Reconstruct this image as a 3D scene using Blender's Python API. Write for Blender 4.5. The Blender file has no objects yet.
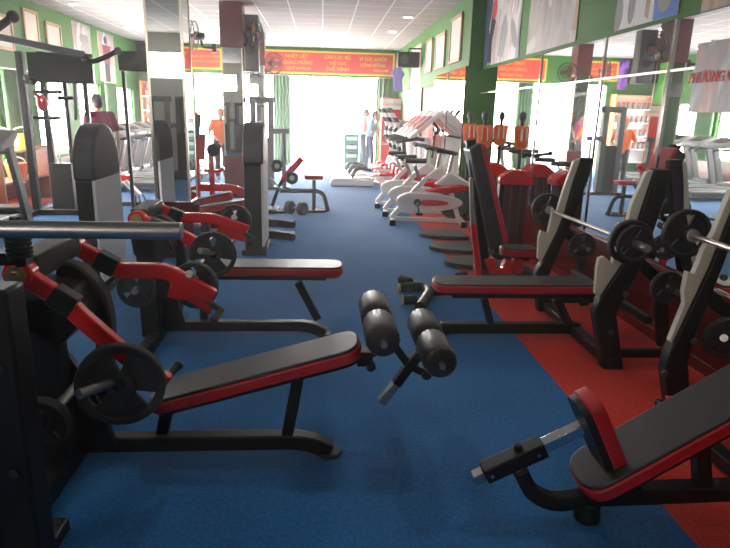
import bpy, bmesh, math, random
from mathutils import Vector, Matrix
random.seed(7)
C = bpy.context.scene.collection
SC = bpy.context.scene
V = Vector

# ------------------------------------------------------------------ camera
FPX, CX, CY, CZ = 600.0, 365.0, 274.0, 1.6
def _axes():
    yv = V(((322 - CX) / FPX, (112 - CY) / FPX, 1)).normalized()
    r = math.radians(1.5)
    n = yv.cross(V((math.cos(r), math.sin(r), 0))).normalized()
    if n.y > 0: n = -n
    return yv.cross(n), yv, n
AX, AY, AZ = _axes()
EYE = V((0, 0, CZ))
def _w(c): return V((AX.dot(c), AY.dot(c), AZ.dot(c)))
cam = bpy.data.cameras.new('camera'); camo = bpy.data.objects.new('camera', cam); C.objects.link(camo)
_r, _u, _b = _w(V((1, 0, 0))), _w(V((0, -1, 0))), -_w(V((0, 0, 1)))
camo.matrix_world = Matrix(((_r.x, _u.x, _b.x, 0), (_r.y, _u.y, _b.y, 0), (_r.z, _u.z, _b.z, CZ), (0, 0, 0, 1)))
cam.sensor_width = 36; cam.lens = 36 * FPX / 730; cam.clip_start = .02
SC.camera = camo
def P(px, py, y):                                  # measured point of the photo at a known distance y down the room
    d = _w(V(((px - CX) / FPX, (py - CY) / FPX, 1)))
    return EYE + d * (y / d.y)
def G(px, py, z=0.0):
    d = _w(V(((px - CX) / FPX, (py - CY) / FPX, 1)))
    return EYE + d * ((z - CZ) / d.z)

# ------------------------------------------------------------------ world, daylight, exposure
w = bpy.data.worlds.new('world'); SC.world = w; w.use_nodes = True
w.node_tree.nodes['Background'].inputs[0].default_value = (1.0, .97, .94, 1)
w.node_tree.nodes['Background'].inputs[1].default_value = 27.0
sun = bpy.data.lights.new('sun', 'SUN'); sun.energy = 14; sun.angle = .01; sun.color = (1, .95, .86)
suno = bpy.data.objects.new('sun', sun); C.objects.link(suno); suno.rotation_euler = (math.radians(-38), 0, math.radians(6)); suno.location = (0, 24, 9)
SC.view_settings.view_transform = 'Standard'; SC.view_settings.look = 'None'
SC.view_settings.gamma = 1; SC.view_settings.use_curve_mapping = False
SC.view_settings.exposure = 0.48
SC.cycles.use_denoising = True
SC.cycles.max_bounces = 7; SC.cycles.diffuse_bounces = 4; SC.cycles.glossy_bounces = 4; SC.cycles.volume_bounces = 0
SC.cycles.sample_clamp_indirect = 6
XL, XR, XU, YB, YF, ZC = -5.35, 2.5, 2.5, -3.2, 18.8, 3.42
XF = 2.28                                           # the right wall steps in beyond YS
YS = 9.75
def portal(c, sx, sy, rot):
    l = bpy.data.lights.new('daylight', 'AREA'); l.shape = 'RECTANGLE'; l.size = sx; l.size_y = sy
    l.cycles.is_portal = True
    o = bpy.data.objects.new('daylight', l); o.location = c; o.rotation_euler = rot; C.objects.link(o)
portal((.4, YF + .12, 1.31), 2.7, 2.62, (math.radians(-90), 0, 0))
portal((-4.05, YB - .15, 2.65), 1.1, .6, (math.radians(90), 0, 0))  # portal of the added rear opening, out of view
portal((-2.7, YF + .12, 1.31), 2.5, 2.62, (math.radians(-90), 0, 0))
WINDOWS = [(9.0, 10.7), (12.0, 13.6), (14.2, 15.6), (16.4, 18.2)]
for a, b in WINDOWS: portal((XL - .12, (a + b) / 2, 1.36), b - a, 1.5, (math.radians(90), 0, math.radians(-90)))

# ------------------------------------------------------------------ materials
def nt(name):
    m = bpy.data.materials.new(name); m.use_nodes = True
    return m, m.node_tree.nodes, m.node_tree.links, m.node_tree.nodes['Principled BSDF']
def mat(name, col, rough=.5, metal=0, noise=0, nscale=30, bump=0, bscale=200, emit=None, es=0, coat=0, spec=.5):
    m, N, L, b = nt(name)
    b.inputs['Base Color'].default_value = (*col, 1); b.inputs['Roughness'].default_value = rough
    b.inputs['Metallic'].default_value = metal; b.inputs['Coat Weight'].default_value = coat
    b.inputs['Specular IOR Level'].default_value = spec
    if emit: b.inputs['Emission Color'].default_value = (*emit, 1); b.inputs['Emission Strength'].default_value = es
    tc = N.new('ShaderNodeTexCoord')
    if noise:
        n = N.new('ShaderNodeTexNoise'); n.inputs['Scale'].default_value = nscale; n.inputs['Detail'].default_value = 5
        L.new(tc.outputs['Object'], n.inputs['Vector'])
        mx = N.new('ShaderNodeMix'); mx.data_type = 'RGBA'
        mx.inputs[6].default_value = (*[c * (1 - noise) for c in col], 1); mx.inputs[7].default_value = (*[min(1, c * (1 + noise)) for c in col], 1)
        L.new(n.outputs['Fac'], mx.inputs[0]); L.new(mx.outputs[2], b.inputs['Base Color'])
    if bump:
        n2 = N.new('ShaderNodeTexNoise'); n2.inputs['Scale'].default_value = bscale; n2.inputs['Detail'].default_value = 3
        L.new(tc.outputs['Object'], n2.inputs['Vector'])
        bp = N.new('ShaderNodeBump'); bp.inputs['Strength'].default_value = bump; bp.inputs['Distance'].default_value = .01
        L.new(n2.outputs['Fac'], bp.inputs['Height']); L.new(bp.outputs['Normal'], b.inputs['Normal'])
    return m
def carpet(name, c0, c1):
    m, N, L, b = nt(name)
    tc = N.new('ShaderNodeTexCoord')
    n = N.new('ShaderNodeTexNoise'); n.inputs['Scale'].default_value = 55; n.inputs['Detail'].default_value = 6; n.inputs['Roughness'].default_value = .8
    n2 = N.new('ShaderNodeTexNoise'); n2.inputs['Scale'].default_value = 1.6; n2.inputs['Detail'].default_value = 4
    for k in (n, n2): L.new(tc.outputs['Object'], k.inputs['Vector'])
    ad = N.new('ShaderNodeMath'); ad.operation = 'MULTIPLY_ADD'; ad.inputs[1].default_value = .3
    L.new(n2.outputs['Fac'], ad.inputs[0]); L.new(n.outputs['Fac'], ad.inputs[2])
    cr = N.new('ShaderNodeValToRGB'); cr.color_ramp.elements[0].position = .46; cr.color_ramp.elements[1].position = .8
    cr.color_ramp.elements[0].color = (*c0, 1); cr.color_ramp.elements[1].color = (*c1, 1)
    L.new(ad.outputs[0], cr.inputs[0]); L.new(cr.outputs[0], b.inputs['Base Color'])
    b.inputs['Roughness'].default_value = .95; b.inputs['Specular IOR Level'].default_value = .15
    b.inputs['Sheen Weight'].default_value = .15
    bp = N.new('ShaderNodeBump'); bp.inputs['Strength'].default_value = .5; bp.inputs['Distance'].default_value = .008
    L.new(n.outputs['Fac'], bp.inputs['Height']); L.new(bp.outputs['Normal'], b.inputs['Normal'])
    return m
def tiles(name, c1, c2, grout, w_, h_, gap, rough, axes='XY', off=.0):
    m, N, L, b = nt(name)
    tc = N.new('ShaderNodeTexCoord'); sp = N.new('ShaderNodeSeparateXYZ'); cb = N.new('ShaderNodeCombineXYZ')
    L.new(tc.outputs['Object'], sp.inputs[0])
    L.new(sp.outputs[axes[0]], cb.inputs['X']); L.new(sp.outputs[axes[1]], cb.inputs['Y'])
    br = N.new('ShaderNodeTexBrick'); br.offset = off
    br.inputs['Color1'].default_value = (*c1, 1); br.inputs['Color2'].default_value = (*c2, 1); br.inputs['Mortar'].default_value = (*grout, 1)
    br.inputs['Scale'].default_value = 1; br.inputs['Brick Width'].default_value = w_; br.inputs['Row Height'].default_value = h_
    br.inputs['Mortar Size'].default_value = gap; br.inputs['Mortar Smooth'].default_value = .1
    L.new(cb.outputs[0], br.inputs['Vector']); L.new(br.outputs['Color'], b.inputs['Base Color'])
    b.inputs['Roughness'].default_value = rough
    return m
def artwork(name, cols, scale, dist, seed):
    m, N, L, b = nt(name)
    tc = N.new('ShaderNodeTexCoord'); mp = N.new('ShaderNodeMapping'); mp.inputs['Location'].default_value = (seed, seed * 2.3, seed * 1.7)
    mp.inputs['Scale'].default_value = (1, 1.6, .55)
    L.new(tc.outputs['Object'], mp.inputs[0])
    n = N.new('ShaderNodeTexNoise'); n.inputs['Scale'].default_value = scale; n.inputs['Detail'].default_value = 2.5; n.inputs['Distortion'].default_value = dist
    L.new(mp.outputs[0], n.inputs['Vector'])
    cr = N.new('ShaderNodeValToRGB'); e = cr.color_ramp.elements
    while len(e) < len(cols): e.new(.5)
    for i, c in enumerate(cols): e[i].position = .28 + .44 * i / (len(cols) - 1); e[i].color = (*c, 1)
    L.new(n.outputs['Fac'], cr.inputs[0]); L.new(cr.outputs[0], b.inputs['Base Color'])
    b.inputs['Roughness'].default_value = .35
    return m
M = dict(
    blue=carpet('blue_carpet', (.003, .055, .18), (.014, .185, .48)), redc=carpet('red_carpet', (.36, .006, .002), (.82, .036, .009)),
    black=mat('black_powder_coat', (.008, .008, .008), .42, noise=.25, nscale=60, bump=.05, bscale=600, spec=.35),
    vinyl=mat('black_vinyl', (.03, .027, .027), .38, noise=.2, nscale=12, bump=.12, bscale=350),
    redv=mat('red_vinyl', (.50, .012, .02), .42, noise=.15, nscale=14, bump=.06, bscale=300),
    redp=mat('red_gloss_paint', (.74, .010, .012), .22, noise=.08, nscale=8, coat=.6),
    rubber=mat('black_rubber', (.018, .018, .019), .62, noise=.3, nscale=40, bump=.15, bscale=250),
    iron=mat('dark_iron', (.035, .035, .036), .5, .3, noise=.3, nscale=35, bump=.2, bscale=150),
    steel=mat('brushed_steel', (.5, .47, .44), .36, 1, noise=.12, nscale=25), chrome=mat('chrome', (.85, .85, .85), .1, 1, noise=.05),
    brass=mat('brass_bolt', (.6, .42, .18), .3, 1, noise=.1), cream=mat('cream_paint', (.62, .58, .47), .45, noise=.08, nscale=9),
    silver=mat('silver_panel', (.78, .76, .74), .45, .0, noise=.06, nscale=6), white=mat('white_plastic', (.82, .8, .78), .35, noise=.05),
    grey=mat('grey_plastic', (.25, .25, .25), .5, noise=.1), dgrey=mat('dark_grey_plastic', (.07, .07, .075), .45, noise=.15),
    green=mat('green_wall_paint', (.04, .17, .018), .7, noise=.12, nscale=3, bump=.04, bscale=60),
    wall=mat('off_white_wall', (.7, .66, .6), .7, noise=.06, nscale=3),
    curtain=mat('green_curtain', (.13, .27, .12), .8, noise=.12, nscale=20),
    maroon=tiles('maroon_tile', (.115, .008, .008), (.13, .010, .010), (.07, .006, .006), .6, .28, .004, .22, 'YZ'),
    maroonp=mat('maroon_panel', (.10, .012, .014), .3, noise=.1, nscale=5),
    ledge=mat('maroon_ledge', (.16, .014, .012), .2, noise=.1, nscale=9),
    ceil=tiles('ceiling_tile', (.44, .385, .37), (.41, .36, .345), (.82, .78, .75), .6, .6, .014, .75),
    mirror=mat('mirror_glass', (.9, .92, .91), .015, 1, noise=.01), trim=mat('mirror_trim', (.7, .62, .5), .3, .8, noise=.1),
    lamp=mat('lamp_diffuser', (1, 1, 1), .5, emit=(1, .97, .92), es=30, noise=.01),
    wood=mat('brown_wood', (.25, .085, .04), .4, noise=.35, nscale=7), woodl=mat('light_wood', (.5, .3, .14), .5, noise=.2, nscale=10),
    ban=mat('red_banner', (.72, .05, .03), .6, noise=.08, nscale=3), yel=mat('yellow_letters', (.95, .62, .05), .6, noise=.03),
    redl=mat('red_letters', (.7, .015, .015), .5, noise=.03), paper=mat('cream_paper', (.78, .72, .62), .6, noise=.06, nscale=5),
    skin=mat('skin', (.5, .26, .17), .55, noise=.08, nscale=12), hair=mat('black_hair', (.012, .01, .009), .6, noise=.3, nscale=60),
    mar=mat('maroon_cloth', (.2, .015, .06), .85, noise=.15, nscale=25), blu=mat('blue_cloth', (.16, .32, .45), .85, noise=.12, nscale=25),
    jean=mat('dark_blue_cloth', (.06, .09, .17), .85, noise=.2, nscale=30), dark=mat('dark_cloth', (.03, .03, .04), .85, noise=.2, nscale=30),
    org=mat('orange_cloth', (.85, .16, .03), .75, noise=.12, nscale=25), orgb=mat('orange_board', (.75, .26, .07), .5, noise=.15, nscale=8),
    tvb=mat('black_screen', (.012, .011, .012), .25, noise=.1), purp=artwork('purple_print', [(.05, .02, .2), (.2, .04, .45), (.5, .2, .7), (.1, .03, .3)], 3, 1, 2),
    crate=mat('green_crate', (.05, .36, .16), .5, noise=.1), wcrate=mat('white_label', (.8, .82, .8), .5, noise=.04),
    pave=mat('pale_pavement', (.7, .66, .6), .9, noise=.1, nscale=6), grassm=mat('green_door_mat', (.25, .42, .06), .95, noise=.3, nscale=60, bump=.4, bscale=120),
    flow=mat('lilac_cloth', (.25, .2, .6), .8, noise=.4, nscale=14), bball=mat('blue_ball', (.03, .16, .6), .35, noise=.06),
    yelp=mat('yellow_plastic', (.8, .5, .03), .45, noise=.1), foot=mat('amber_cap', (.6, .4, .12), .4, noise=.1),
    pink=mat('pink_sign', (.8, .3, .4), .6, noise=.05),
    p1=artwork('physique_print', [(.04, .07, .14), (.32, .27, .27), (.62, .55, .55), (.72, .68, .68), (.45, .28, .26), (.8, .76, .75)], 1.7, 1.2, 1),
    p2=artwork('muscle_print', [(.22, .2, .2), (.42, .38, .37), (.52, .46, .43), (.6, .56, .54), (.42, .33, .28)], 2.2, 1.6, 4),
    p3=artwork('training_print', [(.03, .05, .08), (.75, .74, .74), (.7, .68, .68), (.6, .36, .24), (.1, .32, .55), (.03, .04, .06)], 1.5, .6, 9),
    p4=artwork('dark_print', [(.2, .19, .18), (.32, .3, .28), (.55, .4, .25), (.2, .18, .17)], 3, 1, 12),
    p5=artwork('pale_print', [(.82, .8, .77), (.75, .7, .68), (.35, .3, .32), (.7, .3, .3), (.85, .82, .8)], 2.0, 1, 15),
)
def striped():
    m, N, L, b = nt('striped_grip')
    tc = N.new('ShaderNodeTexCoord'); wv = N.new('ShaderNodeTexWave'); wv.inputs['Scale'].default_value = 1.5; wv.bands_direction = 'Z'
    L.new(tc.outputs['Object'], wv.inputs['Vector'])
    cr = N.new('ShaderNodeValToRGB'); cr.color_ramp.interpolation = 'CONSTANT'
    cr.color_ramp.elements[0].color = (.03, .03, .03, 1); cr.color_ramp.elements[1].color = (.75, .73, .7, 1); cr.color_ramp.elements[1].position = .5
    L.new(wv.outputs['Fac'], cr.inputs[0]); L.new(cr.outputs[0], b.inputs['Base Color']); return m
M['stripe'] = striped()

# ------------------------------------------------------------------ mesh helpers
def perp(d):
    a = V((0, 0, 1)) if abs(d.z) < .9 else V((1, 0, 0))
    u = d.cross(a).normalized(); return u, d.cross(u).normalized()
def wm(o):
    m = Matrix.LocRotScale(o.location, o.rotation_euler, None)
    return wm(o.parent) @ m if o.parent else m
class MB:
    def __init__(s): s.v = []; s.f = []; s.mi = []; s.k = 0
    def add(s, vs, fs):
        o = len(s.v); s.v += [V(v) for v in vs]; s.f += [tuple(i + o for i in f) for f in fs]; s.mi += [s.k] * len(fs); return s
    def box(s, c, size, R=None):
        c = V(c); h = [x / 2 for x in size]; vs = []
        for x in (-1, 1):
            for y in (-1, 1):
                for z in (-1, 1):
                    p = V((x * h[0], y * h[1], z * h[2])); vs.append(c + (R @ p if R else p))
        return s.add(vs, [(0, 1, 3, 2), (4, 6, 7, 5), (0, 4, 5, 1), (2, 3, 7, 6), (0, 2, 6, 4), (1, 5, 7, 3)])
    def box2(s, a, b): a, b = V(a), V(b); return s.box((a + b) / 2, [abs(x) for x in (b - a)])
    def sweep(s, pts, prof, side=None, closed=False):
        pts = [V(p) for p in pts]; n = len(pts); m = len(prof); vs = []; pu = None
        for i, p in enumerate(pts):
            d = (pts[min(i + 1, n - 1)] - pts[max(i - 1, 0)])
            if closed: d = pts[(i + 1) % n] - pts[i - 1]
            d.normalize()
            if side is not None: u = (V(side) - d * d.dot(V(side))).normalized()
            elif pu is None: u = perp(d)[0]
            else: u = (pu - d * d.dot(pu)).normalized()
            pu = u; q = d.cross(u)
            sc = 1.0
            for a, b in prof: vs.append(p + u * a * sc + q * b * sc)
        fs = []
        for i in range(n if closed else n - 1):
            j = (i + 1) % n
            for k in range(m): fs.append((i * m + k, i * m + (k + 1) % m, j * m + (k + 1) % m, j * m + k))
        if not closed: fs += [tuple(range(m))[::-1], tuple((n - 1) * m + k for k in range(m))]
        return s.add(vs, fs)
    def tube(s, pts, r, n=12, closed=False): return s.sweep(pts, [(r * math.cos(6.28319 * k / n), r * math.sin(6.28319 * k / n)) for k in range(n)], None, closed)
    def bar(s, pts, w_, h_, side=(0, 1, 0)): return s.sweep(pts, [(-w_ / 2, -h_ / 2), (w_ / 2, -h_ / 2), (w_ / 2, h_ / 2), (-w_ / 2, h_ / 2)], side)
    def cyl(s, a, b, r, r2=None, n=20):
        a, b = V(a), V(b); L_ = (b - a).length
        return s.lathe([(0, 0), (r, 0), (r if r2 is None else r2, L_), (0, L_)], a, b - a, n)
    def lathe(s, prof, o, axis, n=28):
        o = V(o); d = V(axis).normalized(); u, q = perp(d); vs = []; m = len(prof); fs = []
        for k in range(n):
            t = 6.2831853 * k / n
            for r, z in prof: vs.append(o + d * z + (u * math.cos(t) + q * math.sin(t)) * r)
        for k in range(n):
            j = (k + 1) % n
            for i in range(m - 1):
                f = [k * m + i, k * m + i + 1, j * m + i + 1, j * m + i]
                if prof[i][0] < 1e-6: f = [f[0], f[1], f[2]]
                elif prof[i + 1][0] < 1e-6: f = [f[0], f[1], f[3]]
                fs.append(tuple(f))
        return s.add(vs, fs)
    def prism(s, out, d):
        out = [V(p) for p in out]; d = V(d); n = len(out)
        return s.add(out + [p + d for p in out], [tuple(range(n)), tuple(range(2 * n - 1, n - 1, -1))] + [(i, i + n, (i + 1) % n + n, (i + 1) % n) for i in range(n)])
    def ball(s, c, r, sc=(1, 1, 1), n=14):
        c = V(c); vs = []; fs = []; m = n // 2 + 1
        for i in range(m):
            ph = math.pi * i / (m - 1)
            for k in range(n):
                t = 6.2831853 * k / n
                vs.append(c + V((math.sin(ph) * math.cos(t) * sc[0], math.sin(ph) * math.sin(t) * sc[1], math.cos(ph) * sc[2])) * r)
        for i in range(m - 1):
            for k in range(n): fs.append((i * n + k, i * n + (k + 1) % n, (i + 1) * n + (k + 1) % n, (i + 1) * n + k))
        return s.add(vs, fs)
    def cone(s, a, b, ra, rb, n=10):           # capsule for bodies
        s.ball(a, ra, n=n + 2); s.ball(b, rb, n=n + 2); return s.cyl(a, b, ra, rb, n)
    def build(s, name, m, parent=None, bevel=0, seg=2, smooth=38, subsurf=0, remesh=0):
        me = bpy.data.meshes.new(name)
        vs = s.v
        if parent is not None:
            im = wm(parent).inverted()
            vs = [im @ v for v in vs]
        me.from_pydata([tuple(v) for v in vs], [], s.f)
        ms = m if isinstance(m, (list, tuple)) else [m]
        for x in ms: me.materials.append(M[x])
        if len(ms) > 1: me.polygons.foreach_set('material_index', s.mi)
        b = bmesh.new(); b.from_mesh(me)
        bmesh.ops.remove_doubles(b, verts=b.verts, dist=1e-5)
        bmesh.ops.dissolve_degenerate(b, dist=1e-6, edges=b.edges)
        bmesh.ops.recalc_face_normals(b, faces=b.faces); b.to_mesh(me); b.free()
        me.polygons.foreach_set('use_smooth', [True] * len(me.polygons)); me.set_sharp_from_angle(angle=math.radians(smooth))
        o = bpy.data.objects.new(name, me); C.objects.link(o)
        if parent is not None: o.parent = parent
        if remesh:
            k = o.modifiers.new('Remesh', 'REMESH'); k.mode = 'VOXEL'; k.voxel_size = remesh; k.use_smooth_shade = True
            k = o.modifiers.new('Smooth', 'SMOOTH'); k.iterations = 4; k.factor = .5
        if bevel:
            k = o.modifiers.new('Bevel', 'BEVEL'); k.width = bevel; k.segments = seg; k.limit_method = 'ANGLE'; k.angle_limit = math.radians(40); k.harden_normals = False
        if subsurf: o.modifiers.new('Sub', 'SUBSURF').levels = subsurf
        return o
def fillet(pts, r, n=5):
    pts = [V(p) for p in pts]; out = [pts[0]]
    for i in range(1, len(pts) - 1):
        a, p, b = pts[i - 1], pts[i], pts[i + 1]
        rr = min(r, (a - p).length * .45, (b - p).length * .45)
        A = p + (a - p).normalized() * rr; B = p + (b - p).normalized() * rr
        for k in range(n + 1):
            t = k / n; out.append(A * (1 - t) ** 2 + p * 2 * t * (1 - t) + B * t * t)
    return out + [pts[-1]]
def tag(o, label, cat, group=None, kind=None):
    o['label'] = label; o['category'] = cat
    if group: o['group'] = group
    if kind: o['kind'] = kind
    return o
def thing(name, label, cat, loc=(0, 0, 0), rz=0, group=None):
    o = bpy.data.objects.new(name, None); C.objects.link(o); o.empty_display_size = .1
    o.location = loc; o.rotation_euler = (0, 0, rz); return tag(o, label, cat, group)
def struct(name, mb, m, **k):
    o = mb.build(name, m, **k); o['kind'] = 'structure'; return o
def dup(root, loc, rz, label, group=None):
    r = root.copy(); C.objects.link(r); r.location = loc; r.rotation_euler = (0, 0, rz); r['label'] = label
    if group: r['group'] = group
    for ch in list(root.children):
        c = ch.copy(); C.objects.link(c); c.parent = r
        for g in list(ch.children):
            d = g.copy(); C.objects.link(d); d.parent = c
    return r
def text(parent, body, size, loc, rot, m, name='lettering', width=None, bold=0):
    cu = bpy.data.curves.new(name, 'FONT'); cu.body = body; cu.size = size; cu.extrude = .002; cu.align_x = 'CENTER'; cu.align_y = 'CENTER'; cu.offset = bold
    tmp = bpy.data.objects.new('tmp', cu); C.objects.link(tmp)
    me = bpy.data.meshes.new_from_object(tmp.evaluated_get(bpy.context.evaluated_depsgraph_get()))
    bpy.data.objects.remove(tmp); bpy.data.curves.remove(cu); me.materials.clear(); me.materials.append(M[m])
    o = bpy.data.objects.new(name, me); C.objects.link(o)
    o.parent = parent; o.location = V(loc) - V(parent.location); o.rotation_euler = rot; return o
RX = math.radians(90)

# ================================================================== THE ROOM
struct('floor', MB().box2((XL, YB, -.1), (1.475, YF, 0)), 'blue')
struct('floor_runner', MB().box2((1.475, YB, -.1), (XR + .1, YF, 0)), 'redc')
struct('ceiling', MB().box2((XL - .1, YB, ZC), (XR + .1, YF + .2, ZC + .1)), 'ceil')
bw = MB().box2((XL, YB - .1, 0), (XR + .1, YB, 2.35)).box2((XL, YB - .1, 2.95), (XR + .1, YB, ZC)).box2((-3.5, YB - .1, 2.35), (XR + .1, YB, 2.95)).box2((XL, YB - .1, 2.35), (-4.6, YB, 2.95))  # unseen high opening added to brighten the reflection in the near pillar
struct('wall_back', bw, 'wall')
# left wall with its window openings
wl = MB(); z0, z1 = .62, 2.1
wl.box2((XL - .2, YB, 0), (XL, YF, z0)); wl.box2((XL - .2, YB, z1), (XL, YF, ZC))
ys = [YB] + [t for ab in WINDOWS for t in ab] + [YF]
for a, b in zip(ys[0::2], ys[1::2]): wl.box2((XL - .2, a, z0), (XL, b, z1))
struct('wall_left', wl, 'green')
struct('trim_1', MB().box2((XL, YB, 0), (XL + .03, YF, .55)).box2((XL, YB, .55), (XL + .05, YF, .58)), 'maroon')
struct('floor_border', MB().box2((XL + .03, 7, 0), (XL + .75, 12, .004)), 'redc')
for i, (a, b) in enumerate(WINDOWS):
    fr = MB()
    for y in (a + .025, b - .025): fr.box2((XL - .12, y - .025, z0), (XL - .06, y + .025, z1))
    for z in (z0 + .025, z1 - .025, 1.62): fr.box2((XL - .12, a, z - .025), (XL - .06, b, z + .025))
    if i == 3:
        for k in range(1, 8): fr.box2((XL - .1, a + (b - a) * k / 8 - .01, z0), (XL - .08, a + (b - a) * k / 8 + .01, z1))
        fr.box2((XL - .1, a, 1.86), (XL - .08, b, 1.88))
    else: fr.box2((XL - .12, (a + b) / 2 - .02, z0), (XL - .06, (a + b) / 2 + .02, z1))
    struct('window_%d' % (i + 1), fr, 'white')
# right wall: maroon tiled dado, ledge, green upper wall
struct('wall_right', MB().box2((XR + .04, YB, 0), (XR + .2, YS, ZC)).box2((XR, YB, 2.3), (XR + .1, YS, ZC)).box2((XF, YS, 0), (XR + .2, YF + .2, ZC)), 'green')
struct('trim_2', MB().box2((XR + .01, YB, .0), (XR + .05, YS, .54)), 'maroon')
struct('trim_3', MB().box2((XR - .03, YB, .54), (XR + .05, YS, .575)), 'ledge', bevel=.006)
struct('baseboard_right', MB().box2((XR - .005, YB, 0), (XR + .02, YS, .085)), 'ledge', bevel=.004)
# facade
fw = MB(); D1 = (-1.0, 1.72); D2 = (-3.75, -1.45); zt = 2.62
for a, b in ((XL - .2, D2[0]), (D2[1], D1[0]), (D1[1], XR + .2)): fw.box2((a, YF, 0), (b, YF + .2, zt))
fw.box2((XL - .2, YF, zt), (XR + .2, YF + .2, ZC))
struct('wall_front', fw, 'green')
struct('exterior_pavement', MB().box2((-14, YF + .2, -.1), (14, 45, -.02)), 'pave')
tag(MB().box2((-.9, YF - .75, 0), (1.65, YF - .05, .015)).build('door_mat', 'grassm'), 'green turf door mat lying just inside the bright entrance', 'mat')
# curtains
def curtain(x0, x1, y, z0_, z1_, label, n=40, amp=.035, along='x'):
    mb = MB(); out = []; waves = max(3, int(abs(x1 - x0) / .09))
    f = [(x0 + (x1 - x0) * i / n, amp * math.sin(i / n * waves * 6.283)) for i in range(n + 1)]
    pt = (lambda a, b: V((a, y + b, 0))) if along == 'x' else (lambda a, b: V((y + b, a, 0)))
    off = V((0, .012, 0)) if along == 'x' else V((.012, 0, 0))
    vs = []; fs = []
    for a, b in f:
        p = pt(a, b)
        vs += [p + V((0, 0, z0_)), p + V((0, 0, z1_)), p + off + V((0, 0, z0_)), p + off + V((0, 0, z1_))]
    for i in range(n):
        o = i * 4; fs += [(o, o + 4, o + 5, o + 1), (o + 2, o + 3, o + 7, o + 6), (o + 1, o + 5, o + 7, o + 3), (o, o + 2, o + 6, o + 4)]
    fs += [(0, 1, 3, 2), (n * 4, n * 4 + 2, n * 4 + 3, n * 4 + 1)]
    t = thing('curtain', label, 'curtain', pt((x0 + x1) / 2, 0) + V((0, 0, z0_)), 0, 'green curtains')
    mb.add(vs, fs).build('cloth', 'curtain', t, smooth=80)
    r = MB()
    p, q = pt(x0 - .05, 0), pt(x1 + .05, 0)
    r.cyl(p + V((0, 0, z1_ + .02)), q + V((0, 0, z1_ + .02)), .015, n=10).build('rail', 'steel', t)
curtain(-1.42, -.93, YF - .12, .05, 2.6, 'green floor length curtain left of the bright entrance door')
curtain(1.62, 1.98, YF - .12, .05, 2.6, 'green curtain gathered between entrance door and red drinks fridge')
curtain(10.72, 11.9, XL + .1, .62, 2.15, 'green curtain beside the far left windows behind the black cable station', along='y')
curtain(15.6, 16.4, XL + .1, .62, 2.15, 'green curtain on left wall behind the far treadmills', along='y')
curtain(8.3, 9.05, XL + .1, .62, 2.15, 'green curtain on left wall nearest the camera', along='y')
# banners on the facade
def banner(x0, x1, za, zb, lines, label):
    t = thing('banner', label, 'banner', ((x0 + x1) / 2, YF - .03, (za + zb) / 2))
    MB().box2((x0, YF - .035, za), (x1, YF - .01, zb)).build('cloth', 'ban', t)
    f = MB()
    for z in (za, zb): f.box2((x0 - .03, YF - .05, z - .025), (x1 + .03, YF, z + .025))
    for x in (x0, x1): f.box2((x - .03, YF - .05, za), (x + .03, YF, zb))
    f.build('frame', 'yel', t)
    for bd, s, x, z, m in lines: text(t, bd, s, (x, YF - .045, z), (RX, 0, 0), m)
banner(-1.75, 2.12, 2.7, 3.3, [('NHIỆT LIỆT', .13, -.75, 3.16, 'yel'), ('CHÀO MỪNG', .14, -.72, 2.99, 'yel'), ('QUÝ KHÁCH', .12, -.7, 2.82, 'yel'),
    ('CÂU LẠC BỘ', .13, .45, 3.16, 'yel'), ('THỂ DỤC', .12, .45, 3.0, 'yel'), ('THỂ HÌNH', .15, .45, 2.83, 'yel'),
    ('VÌ SỨC KHỎE', .14, 1.5, 3.14, 'yel'), ('CỘNG ĐỒNG', .12, 1.5, 2.97, 'yel'), ('KÍNH MỜI', .1, 1.75, 2.82, 'yel')], 'long red banner with yellow lettering above the entrance door')
banner(-4.0, -2.95, 2.75, 3.28, [('CÂU LẠC BỘ THỂ HÌNH', .085, -3.46, 3.07, 'yel'), ('RÈN LUYỆN SỨC KHỎE', .085, -3.46, 2.94, 'yel')], 'shorter red banner with two yellow lines left of the long banner')
# ---------------- mirror wall on the right
def mirror_wall(x, ya, yb, splits, label, seam, zb_=.575, zt_=2.3):
    t = thing('wall_mirror', label, 'mirror', (x, (ya + yb) / 2, zb_))
    ed = [ya] + splits + [yb]
    for a, b in zip(ed[:-1], ed[1:]):
        for p, q in ((zb_, seam), (seam, zt_)):
            MB().box2((x + .004, a + .004, p + .004), (x + .012, b - .004, q - .004)).build('mirror_panel', 'mirror', t)
    s = MB().box2((x - .006, ya, seam - .009), (x + .008, yb, seam + .009)); s.build('seam_strip', 'steel', t)
    for y in splits: MB().box2((x - .008, y - .018, zb_), (x + .008, y + .018, zt_)).build('joint_strip', 'chrome', t)
    MB().box2((x + .012, ya, zb_), (x + .035, yb, zt_)).build('backing', 'dgrey', t)
mirror_wall(XR, .8, YS, [2.4, 4.4, 5.5, 7.1], 'long mirror wall above the maroon ledge behind the bench presses', 1.95)
mirror_wall(XF - .04, YS + .05, 12.4, [11.1], 'shorter mirror on the far right wall above white exercise bikes', 1.95, .3, 2.35)

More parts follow.
